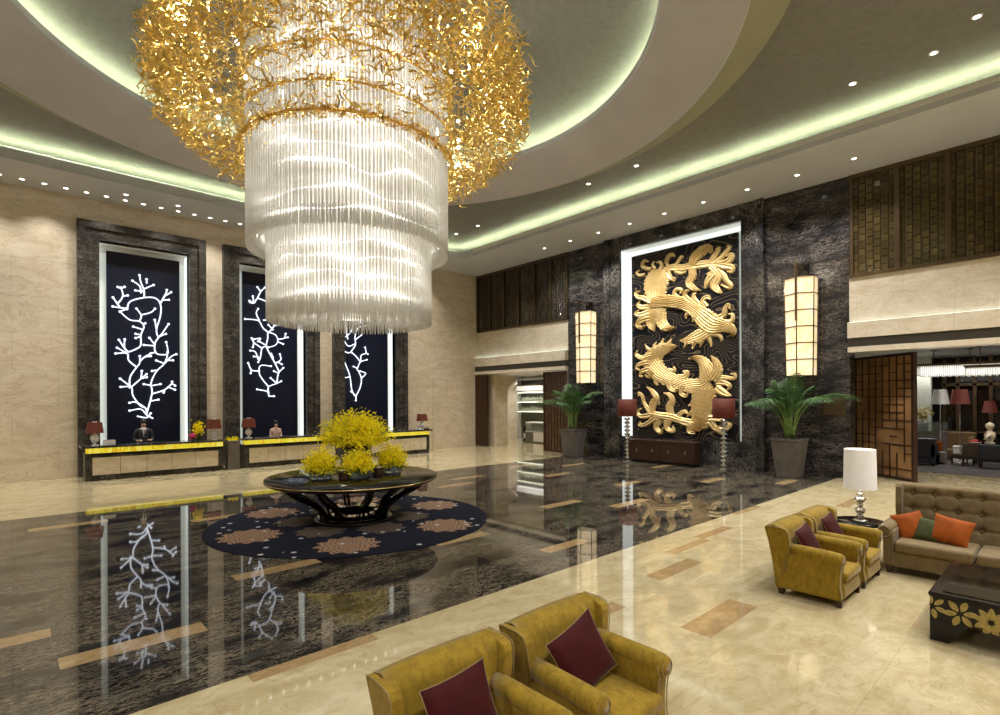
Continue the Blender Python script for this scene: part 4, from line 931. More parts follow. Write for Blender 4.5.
for (x, y, lab, s_) in ((-.72, .02, 'small yellow orchid bowl nearest the rim, towards the blue coral panels', 1.0), (-.13, -.42, 'small yellow orchid bowl in front of the tall glass vase', .95), (.84, -.12, 'small yellow orchid bowl nearest the tall floor lamps side of the table', 1.0)):
    t = thing('flower_bowl', lab, 'flowers', (CX + x, CY + y, TZ), 0, 'small yellow orchid bowls')
    a = MB(); a.lathe([(.20, 0), (.22, .02), (.22, .13), (.205, .13), (.20, .03), (0, .03)], 28, cap=False); a.build('bowl', M['glass'], parent=t)
    a = MB()
    for k in range(120):
        p = Vector((r.gauss(0, .09), r.gauss(0, .09), .06)); q = p * 1.6 + Vector((0, 0, r.uniform(.05, .14))); w = Vector((r.gauss(0, .02), r.gauss(0, .02), 0)); a.ribbon([p - w, q - w * .4], [p + w, q + w * .4])
    a.build('green_leaves', M['dgreen'], parent=t)
    pet, st = blossoms(r, 400, .34 * s_, .38 * s_, .22, .10, .021); pet.build('yellow_blossom', M['yellow'], parent=t); st.build('flower_stems', M['stem'], parent=t)
for (x, y, lab) in ((-.42, -.38, 'small square dark glass votive between the two nearer flower bowls'), (.36, -.40, 'small square dark glass votive right of the front flower bowl')):
    t = thing('votive_cup', lab, 'cup', (CX + x, CY + y, TZ)); a = MB(); a.frustum(0, 0, 0, .07, .07, .16, .08, .08); a.build('cup', M['darkwood'], parent=t, bevel=.006); a = MB(); a.lathe([(.05, .165), (.05, .175), (0, .176)], 12, cap=False); a.build('candle', M['whitecer'], parent=t)
# ------------------------------------------------------------------ CHANDELIER
HX, HY = 5.31, 10.41
t = thing('chandelier', 'huge tiered crystal rod chandelier with a wreath of gold ribbon leaves', 'chandelier', (HX, HY, 4.1))
def rods(r0, z0, z1, n, rad, ph=0, wob=.0, seg=1):
    """a curtain of vertical rods, each with a small drop at its foot; heights relative to the chandelier's foot"""
    mb = MB()
    for k in range(n):
        a = 2 * PI * k / n + ph; x, y = r0 * math.cos(a), r0 * math.sin(a); zb = z0 + wob * math.sin(a * 9)
        ca, sa = math.cos(a), math.sin(a); vs = []; fs = []
        for z in (zb, z1):
            for q in range(4):
                an = a + PI / 4 + q * PI / 2; vs.append((x + rad * math.cos(an), y + rad * math.sin(an), z))
        vs.append((x, y, zb - rad * 2.2))
        fs = [(q, (q + 1) % 4, 4 + (q + 1) % 4, 4 + q) for q in range(4)] + [((q + 1) % 4, q, 8) for q in range(4)]
        mb.add(vs, fs)
    return mb
tiers = [('upper_crystal_tier', 2.02, 1.50, 5.75, 190, .021), ('upper_inner_crystal_tier', 1.92, 1.56, 5.75, 120, .016), ('lower_crystal_tier', 1.66, .05, 1.75, 156, .021), ('lower_inner_crystal_tier', 1.57, .02, 1.75, 100, .016)]
for nm, r0, z0, z1, n, rad in tiers: tag(rods(r0, z0, z1, n, rad).build(nm, M['crystal'], parent=t), kind='stuff')
mb = MB()
for r0 in (1.5, 1.3, 1.1, .9, .7, .5, .3): 
    q = rods(r0, .10 + .03 * math.sin(r0 * 9), .36, int(2 * PI * r0 / .055), .013); mb.add(q.v, q.f)
for r0 in (1.88, 1.80):
    q = rods(r0, 1.58, 1.9, int(2 * PI * r0 / .05), .013); mb.add(q.v, q.f)
tag(mb.build('crystal_drops', M['crystal'], parent=t), kind='stuff')
# metal carrier rings and added glowing drum that brightens the rods from behind
mb = MB()
mb.lathe([(1.44, .30), (1.46, 1.9), (1.74, 1.92), (1.76, 6.2)], 64, cap=False); mb.lathe([(0, .38), (1.5, .38)], 48, cap=False)
def frosted():
    m, nt, b = newmat('added_glow_drum'); L = nt.links.new
    c = coords(nt, (.38, .38, 2.6)); n = N(nt, 'ShaderNodeTexNoise', Scale=1.5, Detail=4.0, Distortion=.8); L(c.outputs[0], n.inputs['Vector'])
    r = ramp(nt, [(.38, (.42, .39, .34)), (.55, (.60, .57, .51)), (.66, (.85, .82, .76))]); L(n.outputs['Fac'], r.inputs[0])  # uneven brightness painted into the drum's glow
    b.inputs['Base Color'].default_value = (.9, .88, .82, 1); b.inputs['Roughness'].default_value = .4
    L(r.outputs[0], b.inputs['Emission Color']); b.inputs['Emission Strength'].default_value = 1.25
    return m
mb.build('backing_glow_drum', frosted(), parent=t)
M['glowband'] = emit('crystal_glow_band', (1, .97, .91), 4.8)  # glowing bands added behind the rods, imitating bright bands in the crystal
for j, (r0, z, am) in enumerate(((1.54, .42, .03), (1.54, .74, .06), (1.54, 1.05, .06), (1.54, 1.34, .05), (1.88, 1.80, .03), (1.88, 2.14, .06), (1.88, 2.60, .09), (1.88, 3.0, .07), (1.88, 3.34, .04), (1.90, 4.3, .05), (1.90, 4.9, .05))):
    L0 = []; L1 = []; n = 120
    for k in range(n + 1):
        a = 2 * PI * k / n; zz = z + am * math.sin(a * 5 + j * 1.3) + am * .5 * math.sin(a * 11 + j); w = .045 + .035 * math.sin(a * 7 + j * 2)
        L0.append((r0 * math.cos(a), r0 * math.sin(a), zz)); L1.append((r0 * math.cos(a), r0 * math.sin(a), zz + w))
    mb = MB(); mb.ribbon(L0, L1); mb.build('added_glow_band', M['glowband'], parent=t)
for (r0, z, rr) in ((2.08, 5.75, .03), (2.08, 4.65, .022), (2.10, 3.95, .022), (2.12, 3.42, .03), (1.8, 6.0, .02)):
    mb = MB(); P = [(r0 * math.cos(2 * PI * k / 72), r0 * math.sin(2 * PI * k / 72), z) for k in range(73)]; mb.tube(P, rr, 6, cap=False); mb.build('gold_ring', M['goldband'], parent=t)
mb = MB()
for k in range(12):
    a = 2 * PI * k / 12
    mb.tube([(2.0 * math.cos(a), 2.0 * math.sin(a), 5.75), (1.2 * math.cos(a), 1.2 * math.sin(a), 7.30)], .012, 5)
mb.build('suspension_rods', M['goldband'], parent=t)
mb = MB(); mb.lathe([(1.4, 7.22), (1.4, 7.34), (0, 7.34)], 48, cap=False); mb.lathe([(0, 7.22), (1.4, 7.22)], 48, cap=False); mb.build('ceiling_canopy', M['goldband'], parent=t)
# gold ribbon leaves
def leaf_into(mb, c, d, r, ln, w):
    d = d.normalized(); s = d.cross(Vector((r.gauss(0, 1), r.gauss(0, 1), r.gauss(0, 1)))); s.normalize(); nrm = d.cross(s)
    A = []; B_ = []; K = 6; cv = r.uniform(-.35, .45); ph = r.uniform(0, 6)
    for k in range(K + 1):
        u = k / K; p = c + d * ln * (u - .3) + nrm * ln * (cv * (u - .5) ** 2 * 2 + .07 * math.sin(u * 7 + ph)) + s * ln * .07 * math.sin(u * 6 + ph)
        ww = w * (1 - (2 * u - 1) ** 2 * .95) ** .7; sd = (s * math.cos(u * 1.4) + nrm * math.sin(u * 1.4)) * ww
        A.append(p + sd); B_.append(p - sd)
    mb.ribbon(A, B_)
r = random.Random(21); big = MB()
pts = []
def cloud():
    a = r.uniform(0, 2 * PI); rr = 2.38 + 1.30 * math.sqrt(r.random()); zb = 2.75 + (rr - 2.15) * .85; zt = 5.9 - (rr - 2.2) * .2
    u = r.random() ** 1.15; z = zb + (zt - zb) * u
    return a, rr + r.gauss(0, .05), z
for k in range(10500):
    a, rr, z = cloud(); c = Vector((rr * math.cos(a), rr * math.sin(a), z))
    out = Vector((math.cos(a), math.sin(a), 0)); tan = Vector((-math.sin(a), math.cos(a), 0))
    d = out * r.uniform(.1, 1) + tan * r.gauss(0, .7) + Vector((0, 0, r.gauss(-.1, .6)))
    pts.append((c, d, r.uniform(.20, .38), r.uniform(.011, .019)))
# leafy fringes on the rings in front of the rods
for (r0, z, n, sp) in ((2.12, 3.42, 1500, .07), (2.12, 3.98, 520, .05), (2.1, 4.66, 620, .10), (2.1, 5.1, 500, .1), (2.1, 5.5, 500, .1)):
    for k in range(n):
        a = r.uniform(0, 2 * PI); c = Vector((r0 * math.cos(a), r0 * math.sin(a), z + r.gauss(0, sp)))
        d = Vector((math.cos(a) * r.uniform(-.1, .8), math.sin(a) * r.uniform(-.1, .8), r.gauss(-.25, .7))) + Vector((-math.sin(a), math.cos(a), 0)) * r.gauss(0, .8)
        pts.append((c, d, r.uniform(.13, .24), r.uniform(.010, .018)))
for k in range(260):   # sparse loose leaves hanging over the crystal
    a = r.uniform(0, 2 * PI); c = Vector((2.16 * math.cos(a), 2.16 * math.sin(a), r.uniform(2.85, 4.6))) if k % 2 else Vector((2.16 * math.cos(a), 2.16 * math.sin(a), r.uniform(3.4, 4.6)))
    d = Vector((r.gauss(0, 1), r.gauss(0, 1), r.gauss(0, .8))); pts.append((c, d, r.uniform(.16, .26), r.uniform(.011, .018)))
# the hundred largest-looking (nearest the eye) as leaves of their own, the rest as one mass
def vis(p):
    c = p[0]; wx, wy, wz = c.x + HX, c.y + HY, c.z + 4.1; d = wx * .676 + wy * .737
    v = 400 - (wz - 2.5) / d * 532
    return (v > 4, -d * 1.0 / max(p[2], .1) * .2 - d)
pts.sort(key=vis, reverse=True)
for p in pts[:100]:
    mb = MB(); leaf_into(mb, Vector((0, 0, 0)), p[1], r, p[2], p[3]); o = mb.build('gold_leaf', M['gold'], parent=t); o.location = p[0]
for p in pts[100:]: leaf_into(big, p[0], p[1], r, p[2], p[3])
tag(big.build('gold_leaf_wreath', M['gold'], parent=t), kind='stuff')
for k in range(34):
    a = r.uniform(0, 2 * PI); rr = r.choice((2.3, 2.5, 2.9, 3.3)); z = 3.55 + (rr - 2.2) * .7 + r.uniform(0, .9)
    mb = MB(); mb.sphere((0, 0, 0), .038, 8, 6); o = mb.build('bulb', M['downlight'], parent=t); o.location = (rr * math.cos(a), rr * math.sin(a), z)
for k in range(8):
    a = 2 * PI * k / 8 + .2
    l = bpy.data.lights.new('chandelier_lamp', 'POINT'); l.energy = 65; l.color = (1, .90, .72); l.shadow_soft_size = .12
    o = bpy.data.objects.new('chandelier_lamp', l); COL.objects.link(o); o.location = (HX + 3.25 * math.cos(a), HY + 3.25 * math.sin(a), 4.1 + 4.6)

# ------------------------------------------------------------------ SOFT FURNITURE
def pillow(w, h, tk, n=14):
    mb = MB(); 
    for sgn in (1, -1):
        vs = []
        for i in range(n + 1):
            for j in range(n + 1):
                u = -1 + 2 * i / n; v = -1 + 2 * j / n
                px = u * (1 - .07 * (1 - v * v)) * w / 2 + 0; pz = v * (1 - .07 * (1 - u * u)) * h / 2
                f = max(0, (1 - u ** 2)) ** .42 * max(0, (1 - v ** 2)) ** .42
                vs.append((px, sgn * tk / 2 * f * (1 + .05 * math.sin(5 * u + 3 * v)), pz))
        fs = [(i * (n + 1) + j, (i + 1) * (n + 1) + j, (i + 1) * (n + 1) + j + 1, i * (n + 1) + j + 1) for i in range(n) for j in range(n)]
        if sgn < 0: fs = [f[::-1] for f in fs]
        mb.add(vs, fs, 0, True)
    return mb
def pillow_edge(w, h):
    P = []
    for k in range(41):
        a = k / 40 * 4; s_ = int(a) % 4; u = (a % 1) * 2 - 1
        q = 1 - .07 * (1 - u * u)
        P.append([(u * w / 2, 0, -q * h / 2), (q * w / 2, 0, u * h / 2), (-u * w / 2, 0, q * h / 2), (-q * w / 2, 0, -u * h / 2)][s_])
    return P
def softbox(x0, x1, y0, y1, z0, z1, nx=6, ny=6, crown=.03, M_=None):
    """upholstered block with a crowned top"""
    mb = MB(); mb.box(x0, x1, y0, y1, z0, z1); return mb

def side_profile(mb, x0, x1, prof, M_=None, flare=0):
    n = len(prof); vs = [(x0 + flare * max(0, (z - .3)), y, z) for y, z in prof] + [(x1 + flare * max(0, (z - .3)), y, z) for y, z in prof]
    fs = [tuple(range(n))[::-1], tuple(n + i for i in range(n))] + [(i, (i + 1) % n, n + (i + 1) % n, n + i) for i in range(n)]
    mb.add(vs, fs)
def make_armchair(label, loc, cush_label):
    t = thing('armchair', label, 'armchair', loc, 0, 'mustard velvet armchairs')
    W = .43
    wing = [(.26, .30), (.17, .55), (.165, .70), (.175, .80), (.20, .845), (.26, .862), (.44, .862), (.458, .845), (.42, .68), (.38, .42), (.34, .085), (.26, .085)]
    for s_ in (-1, 1):
        # wing of the backrest, flaring outward
        mb = MB(); n = len(wing); fl = lambda z: .055 * max(0, z - .35) / .5
        xa, xb = (W - .085, W) 
        vs = [(s_ * (xa + fl(z)), y, z) for y, z in wing] + [(s_ * (xb + fl(z)), y, z) for y, z in wing]
        fs = [tuple(range(n)), tuple(n + i for i in range(n))[::-1]] + [(i, n + i, n + (i + 1) % n, (i + 1) % n) for i in range(n)]
        mb.add(vs, fs); o = mb.build('wing', M['mustard'], parent=t, bevel=.028); o.modifiers[0].segments = 4
        # arm: panel below, padded roll above, scrolled front
        mb = MB(); prof = [(.34, .085), (.34, .60), (.10, .615), (-.20, .600), (-.375, .585), (-.392, .52), (-.375, .40), (-.37, .25), (-.392, .085)]
        n = len(prof); vs = [(s_ * (W - .135), y, z) for y, z in prof] + [(s_ * (W - .005), y, z) for y, z in prof]
        fs = [tuple(range(n)), tuple(n + i for i in range(n))[::-1]] + [(i, n + i, n + (i + 1) % n, (i + 1) % n) for i in range(n)]
        mb.add(vs, fs); o = mb.build('arm', M['mustard'], parent=t, bevel=.02); o.modifiers[0].segments = 3
        xm = s_ * (W - .065)
        mb = MB(); mb.tube([(xm, .22, .590), (xm, .0, .585), (xm + s_ * .008, -.25, .575), (xm + s_ * .012, -.365, .565), (xm + s_ * .012, -.405, .560)], [.074, .076, .080, .083, .070], 18); mb.build('arm_roll', M['mustard'], parent=t)
        mb = MB(); mb.tube([(xm + s_ * .012 + .066 * math.cos(a), -.409, .560 + .066 * math.sin(a)) for a in [PI * 2 * j / 16 for j in range(17)]], .0045, 5)
        mb.build('arm_piping', M['piping'], parent=t); mb = MB(); mb.tube([(s_ * (W + fl(z) + .001), y - .003, z + .002) for y, z in wing[1:7]], .0045, 5); mb.build('wing_piping', M['piping'], parent=t); mb = MB()
        mb.tube([(s_ * (W - .004), y - .004, z) for y, z in prof[4:]], .0045, 5); mb.tube([(s_ * (W - .134), y - .004, z) for y, z in prof[4:]], .0045, 5)
        mb.build('piping', M['piping'], parent=t)
    mb = MB(); n = 8; F_ = []; 
    rows = [(.20, .36), (.205, .50), (.225, .66), (.245, .79), (.27, .850), (.36, .878), (.445, .862), (.455, .82), (.40, .62), (.36, .40), (.345, .12)]
    for i in range(n + 1):
        u = -1 + 2 * i / n; 
        for (y, z) in rows: F_.append((u * (W + .005), y - (.018 * (1 - u * u) if y < .3 else 0), z + (.012 * (1 - u * u) if z > .8 else 0)))
    m_ = len(rows); fs = [(i * m_ + j, i * m_ + (j + 1) % m_, (i + 1) * m_ + (j + 1) % m_, (i + 1) * m_ + j) for i in range(n) for j in range(m_)] + [tuple(range(m_)), tuple(n * m_ + j for j in range(m_))[::-1]]
    mb.add(F_, fs, 0, True); mb.build('backrest', M['mustard'], parent=t)
    mb = MB(); mb.box(-W + .12, W - .12, -.395, .34, .085, .29); mb.build('seat_base', M['mustard'], parent=t, bevel=.02)
    mb = MB(); n = 8; vs = []
    xa, xb, ya, yb = -W + .128, W - .128, -.425, .215
    for z, f in ((.29, .97), (.31, 1.0), (.375, 1.0), (.405, .95)):
        for (cx, cy) in ((-1, -1), (0, -1.0), (1, -1), (1, 0), (1, 1), (0, 1), (-1, 1), (-1, 0)):
            vs.append((cx * (xb - xa) / 2 * f, (ya + yb) / 2 + cy * (yb - ya) / 2 * f, z + (0)))
    fs = [(k * 8 + i, k * 8 + (i + 1) % 8, (k + 1) * 8 + (i + 1) % 8, (k + 1) * 8 + i) for k in range(3) for i in range(8)]
    vs.append((0, (ya + yb) / 2, .425)); fs += [(24 + i, 24 + (i + 1) % 8, 32) for i in range(8)] + [tuple(range(8))[::-1]]
    mb.add(vs, fs, 0, True); o = mb.build('seat_cushion', M['mustard'], parent=t); b = o.modifiers.new('b', 'BEVEL'); b.width = .02; b.segments = 3
    for (x, y) in ((-W + .06, -.36), (W - .06, -.36), (-W + .06, .29), (W - .06, .29)):
        mb = MB(); mb.frustum(x, y, 0, .026, .026, .09, .036, .036); mb.build('leg', M['darkwood'], parent=t)
    return t
def make_cushion(loc, rot, w, h, tk, mat, label, group=None, edge=True):
    t = thing('throw_cushion', label, 'cushion', loc, 0, group); t.rotation_euler = rot
    o = pillow(w, h, tk).build('cushion_cover', mat, parent=t)
    if edge:
        mb = MB(); mb.tube(pillow_edge(w, h), .0035, 5, cap=False); mb.build('piping', M['piping'], parent=t)
    return t
chairs = [((2.04, 2.45, 0), 'mustard velvet armchair in the foreground, the one cut off by the lower edge', 'burgundy square cushion in the foreground armchair cut off by the lower edge'),
          ((3.10, 2.43, 0), 'mustard velvet armchair in the foreground, fully showing its seat, beside another', 'burgundy square cushion in the foreground armchair whose seat shows'),
          ((7.645, 2.31, 0), 'mustard velvet armchair facing the dark coffee table, further from the white lamp', 'dark red cushion in the armchair further from the white lamp'),
          ((8.62, 2.30, 0), 'mustard velvet armchair right beside the small round side table with white lamp', 'dark red cushion in the armchair right beside the white lamp')]
c0 = None
for i, (loc, lab, cl) in enumerate(chairs):
    if c0 is None: c0 = make_armchair(lab, loc, cl); c = c0
    else: c = dup(c0, loc, label=lab)
    x, y = loc[:2]
    make_cushion((x + (-.07, -.04, -.09, -.09)[i], y + (.03, .03, .06, .06)[i], .635), (-.40, (-.04, -.28, -.15, -.12)[i], (.05, .0, .0, .0)[i]), (.50, .50, .44, .44)[i], .46, .14, M['burgundy'], cl, 'burgundy cushions')

# sofa ------------------------------------------------------------
t = thing('sofa', 'taupe button-tufted high-back sofa with nail-head trim and rolled arms', 'sofa', (9.70, .93, 0), -PI / 2); t.scale = (1, 1.08, 1.05)
WS = 1.02
mb = MB(); mb.box(-WS + .13, WS - .13, -.42, .36, .10, .30); mb.build('seat_base', M['taupe'], parent=t, bevel=.015)
for s_ in (-1, 1):
    mb = MB()
    prof = [(-.43, .10), (-.43, .52), (-.40, .58), (.30, .58), (.36, .10)]
    xa, xb = (WS - .15, WS - .02) if s_ > 0 else (-WS + .02, -WS + .15); side_profile(mb, xa, xb, prof); mb.build('arm', M['taupe'], parent=t, bevel=.02)
    xm = s_ * (WS - .045)
    mb = MB(); mb.tube([(xm, .30, .60), (xm, 0, .585), (xm, -.45, .565)], [.085, .088, .088], 20); mb.build('arm_roll', M['taupe'], parent=t, bevel=.015)
    mb = MB()
    for k in range(20):
        a = PI * 1.9 * k / 19 + 1.2; mb.sphere((xm + .074 * math.cos(a), -.462, .565 + .074 * math.sin(a)), .008, 6, 4)
    mb.build('nail_heads', M['stud'], parent=t); mb = MB()
    for k in range(14): mb.sphere((s_ * (WS - .15) + s_ * .01, -.442, .13 + k * .028), .007, 6, 4); mb.sphere((s_ * (WS - .03), -.442, .13 + k * .028), .007, 6, 4)
    mb.build('nail_heads', M['stud'], parent=t)
    # wing of the back
    mb = MB(); prof = [(.17, .62), (.14, .85), (.16, 1.10), (.20, 1.15), (.43, 1.15), (.44, .60), (.38, .12), (.26, .12)]
    xa, xb = (WS - .13, WS - .05) if s_ > 0 else (-WS + .05, -WS + .13); side_profile(mb, xa, xb, prof); mb.build('wing', M['taupe'], parent=t, bevel=.02)
    mb = MB()
    for k in range(18): mb.sphere((s_ * (WS - .055), .15 + .0 * k, .66 + k * .026), .006, 6, 4)
    mb.build('nail_heads', M['stud'], parent=t)
    mb = MB(); mb.frustum(s_ * (WS - .09), -.37, 0, .03, .03, .10, .045, .045); mb.build('leg', M['darkwood'], parent=t)
    mb = MB(); mb.frustum(s_ * (WS - .09), .30, 0, .03, .03, .10, .045, .045); mb.build('leg', M['darkwood'], parent=t)
# tufted back
mb = MB(); nx, nz = 80, 36; vs = []; btn = []
cols_ = 7; rows_ = 3
for j in range(rows_):
    for i in range(cols_): btn.append((-.78 + 1.56 * i / (cols_ - 1), .60 + .21 * j))
for i in range(nx + 1):
    for j in range(nz + 1):
        x = lerp(-WS + .12, WS - .12, i / nx); z = lerp(.36, 1.15, j / nz); y0 = .20 + .10 * (z - .36)
        puff = 0
        for (bx, bz) in btn: d2 = ((x - bx) ** 2 + (z - bz) ** 2); puff += .035 * math.exp(-d2 / .0016) + .012 * math.exp(-d2 / .012)
        gx = abs(((x + .78) / .26 + .5) % 1 - .5); gz = abs(((z - .60) / .21 + .5) % 1 - .5)
        groove = .014 * math.exp(-(gx * .26) ** 2 / .0002) + .014 * math.exp(-(gz * .21) ** 2 / .0002) if .5 < z < 1.1 else 0
        edge = .05 * max(0, (z - 1.10) / .05) ** 2
        vs.append((x, y0 + puff + groove + edge, z))
fs = [(i * (nz + 1) + j, (i + 1) * (nz + 1) + j, (i + 1) * (nz + 1) + j + 1, i * (nz + 1) + j + 1) for i in range(nx) for j in range(nz)]
mb.add(vs, fs, 0, True); mb.box(-WS + .12, WS - .12, .335, .42, .12, 1.148); bk = mb.build('backrest', M['taupe'], parent=t)
mb = MB()
for (bx, bz) in btn: mb.sphere((bx, .20 + .10 * (bz - .36) + .028, bz), .016, 8, 5, sc=(1, .6, 1))
mb.build('tufting_buttons', M['taupe'], parent=bk)
for s_ in (-1, 1):
    mb = MB(); x0, x1 = (0.006, WS - .152) if s_ > 0 else (-WS + .152, -.006); mb.box(x0, x1, -.46, .22, .302, .445); o = mb.build('seat_cushion', M['taupe'], parent=t, bevel=.045); o.modifiers[0].segments = 4
make_cushion((9.66, 1.68, .63), (-.42, -.30, -PI / 2 + .35), .38, .40, .13, M['orange'], 'orange satin cushion in the sofa corner against the rolled arm', None, False)
make_cushion((9.64, 1.46, .61), (-.50, .10, -PI / 2 - .05), .34, .34, .12, M['olive'], 'small dark olive cushion between two orange ones on the sofa', None, False)
make_cushion((9.62, 1.22, .645), (-.50, .14, -PI / 2 - .18), .46, .40, .14, M['orange'], 'orange satin cushion in the middle of the sofa, nearest the tufted seat gap', None, False)

# coffee table ------------------------------------------------------
t = thing('coffee_table', 'large dark lacquered coffee table with golden leaf flowers along its apron', 'table', (7.0, 1.06, 0))
LX, LY = 1.5, 1.55
mb = MB(); mb.box(-.012, LX + .012, -LY - .012, .012, .455, .495); mb.build('table_top', M['iron'], parent=t, bevel=.01)
M['smoked'] = plain('dark_tinted_glass', (.010, .007, .005), .05, spec=.5)
mb = MB(); mb.box(.09, LX - .09, -LY + .09, -.09, .495, .503); mb.build('glass_inset', M['smoked'], parent=t)
mb = MB(); mb.box(0, LX, -LY, 0, .215, .455); mb.build('apron', M['iron'], parent=t, bevel=.004)
for (x, y, sx, sy) in ((0, 0, 1, -1), (LX, 0, -1, -1), (0, -LY, 1, 1), (LX, -LY, -1, 1)):
    mb = MB(); vs = []
    for z, a in ((0, .15), (.215, .30)):
        vs += [(x, y, z), (x + sx * a, y, z), (x + sx * a, y + sy * .05 * 1, z), (x + sx * .05, y + sy * .05, z), (x + sx * .05, y + sy * a, z), (x, y + sy * a, z)]
    fs = [tuple(range(6)), tuple(range(6, 12))] + [(i, (i + 1) % 6, 6 + (i + 1) % 6, 6 + i) for i in range(6)]
    mb.add(vs, fs); mb.build('leg', M['iron'], parent=t)
M['petal'] = plain('antique_gold_petal', (.36, .28, .09), .4, metal=.3, noise=.15, nscale=30)
def flower_on(face, u, z, R_, n, ph, name):
    mb = MB()
    for k in range(n):
        a = ph + 2 * PI * k / n; 
        for (r0, ln, w) in ((.022, R_ * 1.05, R_ * .25),):
            c, s = math.cos(a), math.sin(a); vs = []
            K = 8
            outline = [(r0 + ln * (j / K), w * math.sin(PI * j / K) ** .8) for j in range(K + 1)] + [(r0 + ln * (j / K), -w * math.sin(PI * j / K) ** .8) for j in range(K - 1, 0, -1)]
            pts_ = [(p * c - q * s, p * s + q * c) for p, q in outline] + [((r0 + ln * .5) * c, (r0 + ln * .5) * s)]
            for i_, (p, q) in enumerate(pts_):
                zz = min(max(z + q, .20), .452); h_ = .008 if i_ == len(pts_) - 1 else .003
                up_ = min(u + p, -.004); vs.append((-h_, up_, zz) if face == 'x' else (-up_, h_, zz))
            m_ = len(pts_) - 1; mb.add(vs, [(j, (j + 1) % m_, m_) for j in range(m_)])
    mb.build(name, M['petal'], parent=t)
for (u, z, R_, n, ph) in ((-.02, .35, .10, 6, .3), (-.24, .33, .115, 6, .9), (-.47, .31, .115, 9, .2), (-.76, .33, .10, 6, .7), (-1.02, .32, .115, 8, .4), (-1.3, .33, .1, 6, .1)):
    flower_on('x', u, z, R_, n, ph, 'gold_flower')
for (u, z, R_, n, ph) in ((-.12, .33, .10, 6, .3), (-.45, .32, .11, 8, 1.0), (-.8, .33, .1, 6, .2), (-1.15, .32, .11, 8, .2)):
    flower_on('y', u, z, R_, n, ph, 'gold_flower')

# side table + lamp ---------------------------------------------------
t = thing('side_table', 'small round dark side table under the white lamp, between armchair and sofa', 'table', (9.85, 2.36, 0))
mb = MB(); mb.lathe([(.345, .53), (.36, .54), (.36, .56), (.35, .568), (0, .568)], 48, cap=False); mb.lathe([(0, .53), (.345, .53)], 48, cap=False); mb.build('table_top', M['iron'], parent=t)
mb = MB(); mb.lathe([(.22, 0), (.22, .02), (.04, .04), (.035, .5), (.10, .53)], 24); mb.build('pedestal', M['iron'], parent=t)
t = thing('crystal_lamp', 'table lamp with white drum shade on stacked mirrored balls', 'lamp', (9.85, 2.35, .568))
mb = MB(); mb.lathe([(.10, 0), (.105, .012), (.09, .022), (.03, .03)], 28); mb.build('base', M['chrome'], parent=t)
for (z, rr, sz) in ((.075, .050, .8), (.165, .075, .75), (.25, .045, .8), (.335, .085, .62), (.415, .045, .8), (.47, .028, 1)):
    mb = MB(); mb.sphere((0, 0, z), rr, 20, 12, sc=(1, 1, sz)); mb.build('mirrored_ball', M['chrome'], parent=t)
mb = MB(); mb.lathe([(.224, .51), (.212, 1.13)], 48, cap=False); mb.lathe([(.208, 1.12), (.220, .52)], 48, cap=False); mb.build('lamp_shade', M['whiteshade'], parent=t)
mb = MB(); mb.tube([(0, 0, .48), (0, 0, .8)], .008, 6); mb.sphere((0, 0, .84), .045, 12, 8); mb.build('bulb', M['downlight'], parent=t)
l = bpy.data.lights.new('table_lamp_bulb', 'POINT'); l.energy = 9; l.color = (1, .88, .7); l.shadow_soft_size = .07
o = bpy.data.objects.new('table_lamp_bulb', l); COL.objects.link(o); o.location = (9.85, 2.35, .568 + .92)
# ------------------------------------------------------------------ RESTAURANT beyond the right opening
M['dark'] = plain('dark_panel', (.03, .026, .024), .2)
M['greywall'] = marble('pale_green_grey_stone', (.42, .44, .38), (.52, .54, .47), (.3, .3, .25), rough=.3)
mb = MB(); mb.box(19.5, 31, YB, 5.9, 4.25, 4.4); struct('ceiling_restaurant', mb, M['soffit'])
mb = MB(); mb.box(30.6, 31, YB, 5.9, 0, 4.25); struct('wall_restaurant_back', mb, M['dark'])
mb = MB(); mb.box(20.2, 31, 5.5, 5.9, 0, 4.25); struct('wall_restaurant_side', mb, M['greywall'])
mb = MB(); mb.box(28.2, 28.5, 4.2, 5.5, 0, 4.25); struct('wall_restaurant_panel', mb, M['greywall'])
mb = MB()
for y in (4.0, 3.55, 3.0, 2.5, 1.9, 1.3): mb.box(29.9, 30.0, y - .06, y + .06, 0, 4.25)
mb.box(29.9, 30.0, -3, 4.1, 1.0, 1.1); mb.box(29.9, 30.0, -3, 4.1, 3.0, 3.12)
struct('window_8', mb, M['bronze'])
mb = MB(); mb.box(30.05, 30.1, -3, 4.1, 0, 4.2); struct('window_9', mb, M['smoked'])
M['rug2'] = velvet('grey_red_patterned_rug', (.085, .075, .075), (.30, .2, .14), 1.2, (1, 1, 1))
mb = MB(); mb.box(0, 6.6, -6, 0, .0, .015); o = mb.build('patterned_rug', M['rug2'], loc=(22.6, 5.0, .001)); tag(o, 'grey and rust patterned rug on the restaurant floor', 'rug')
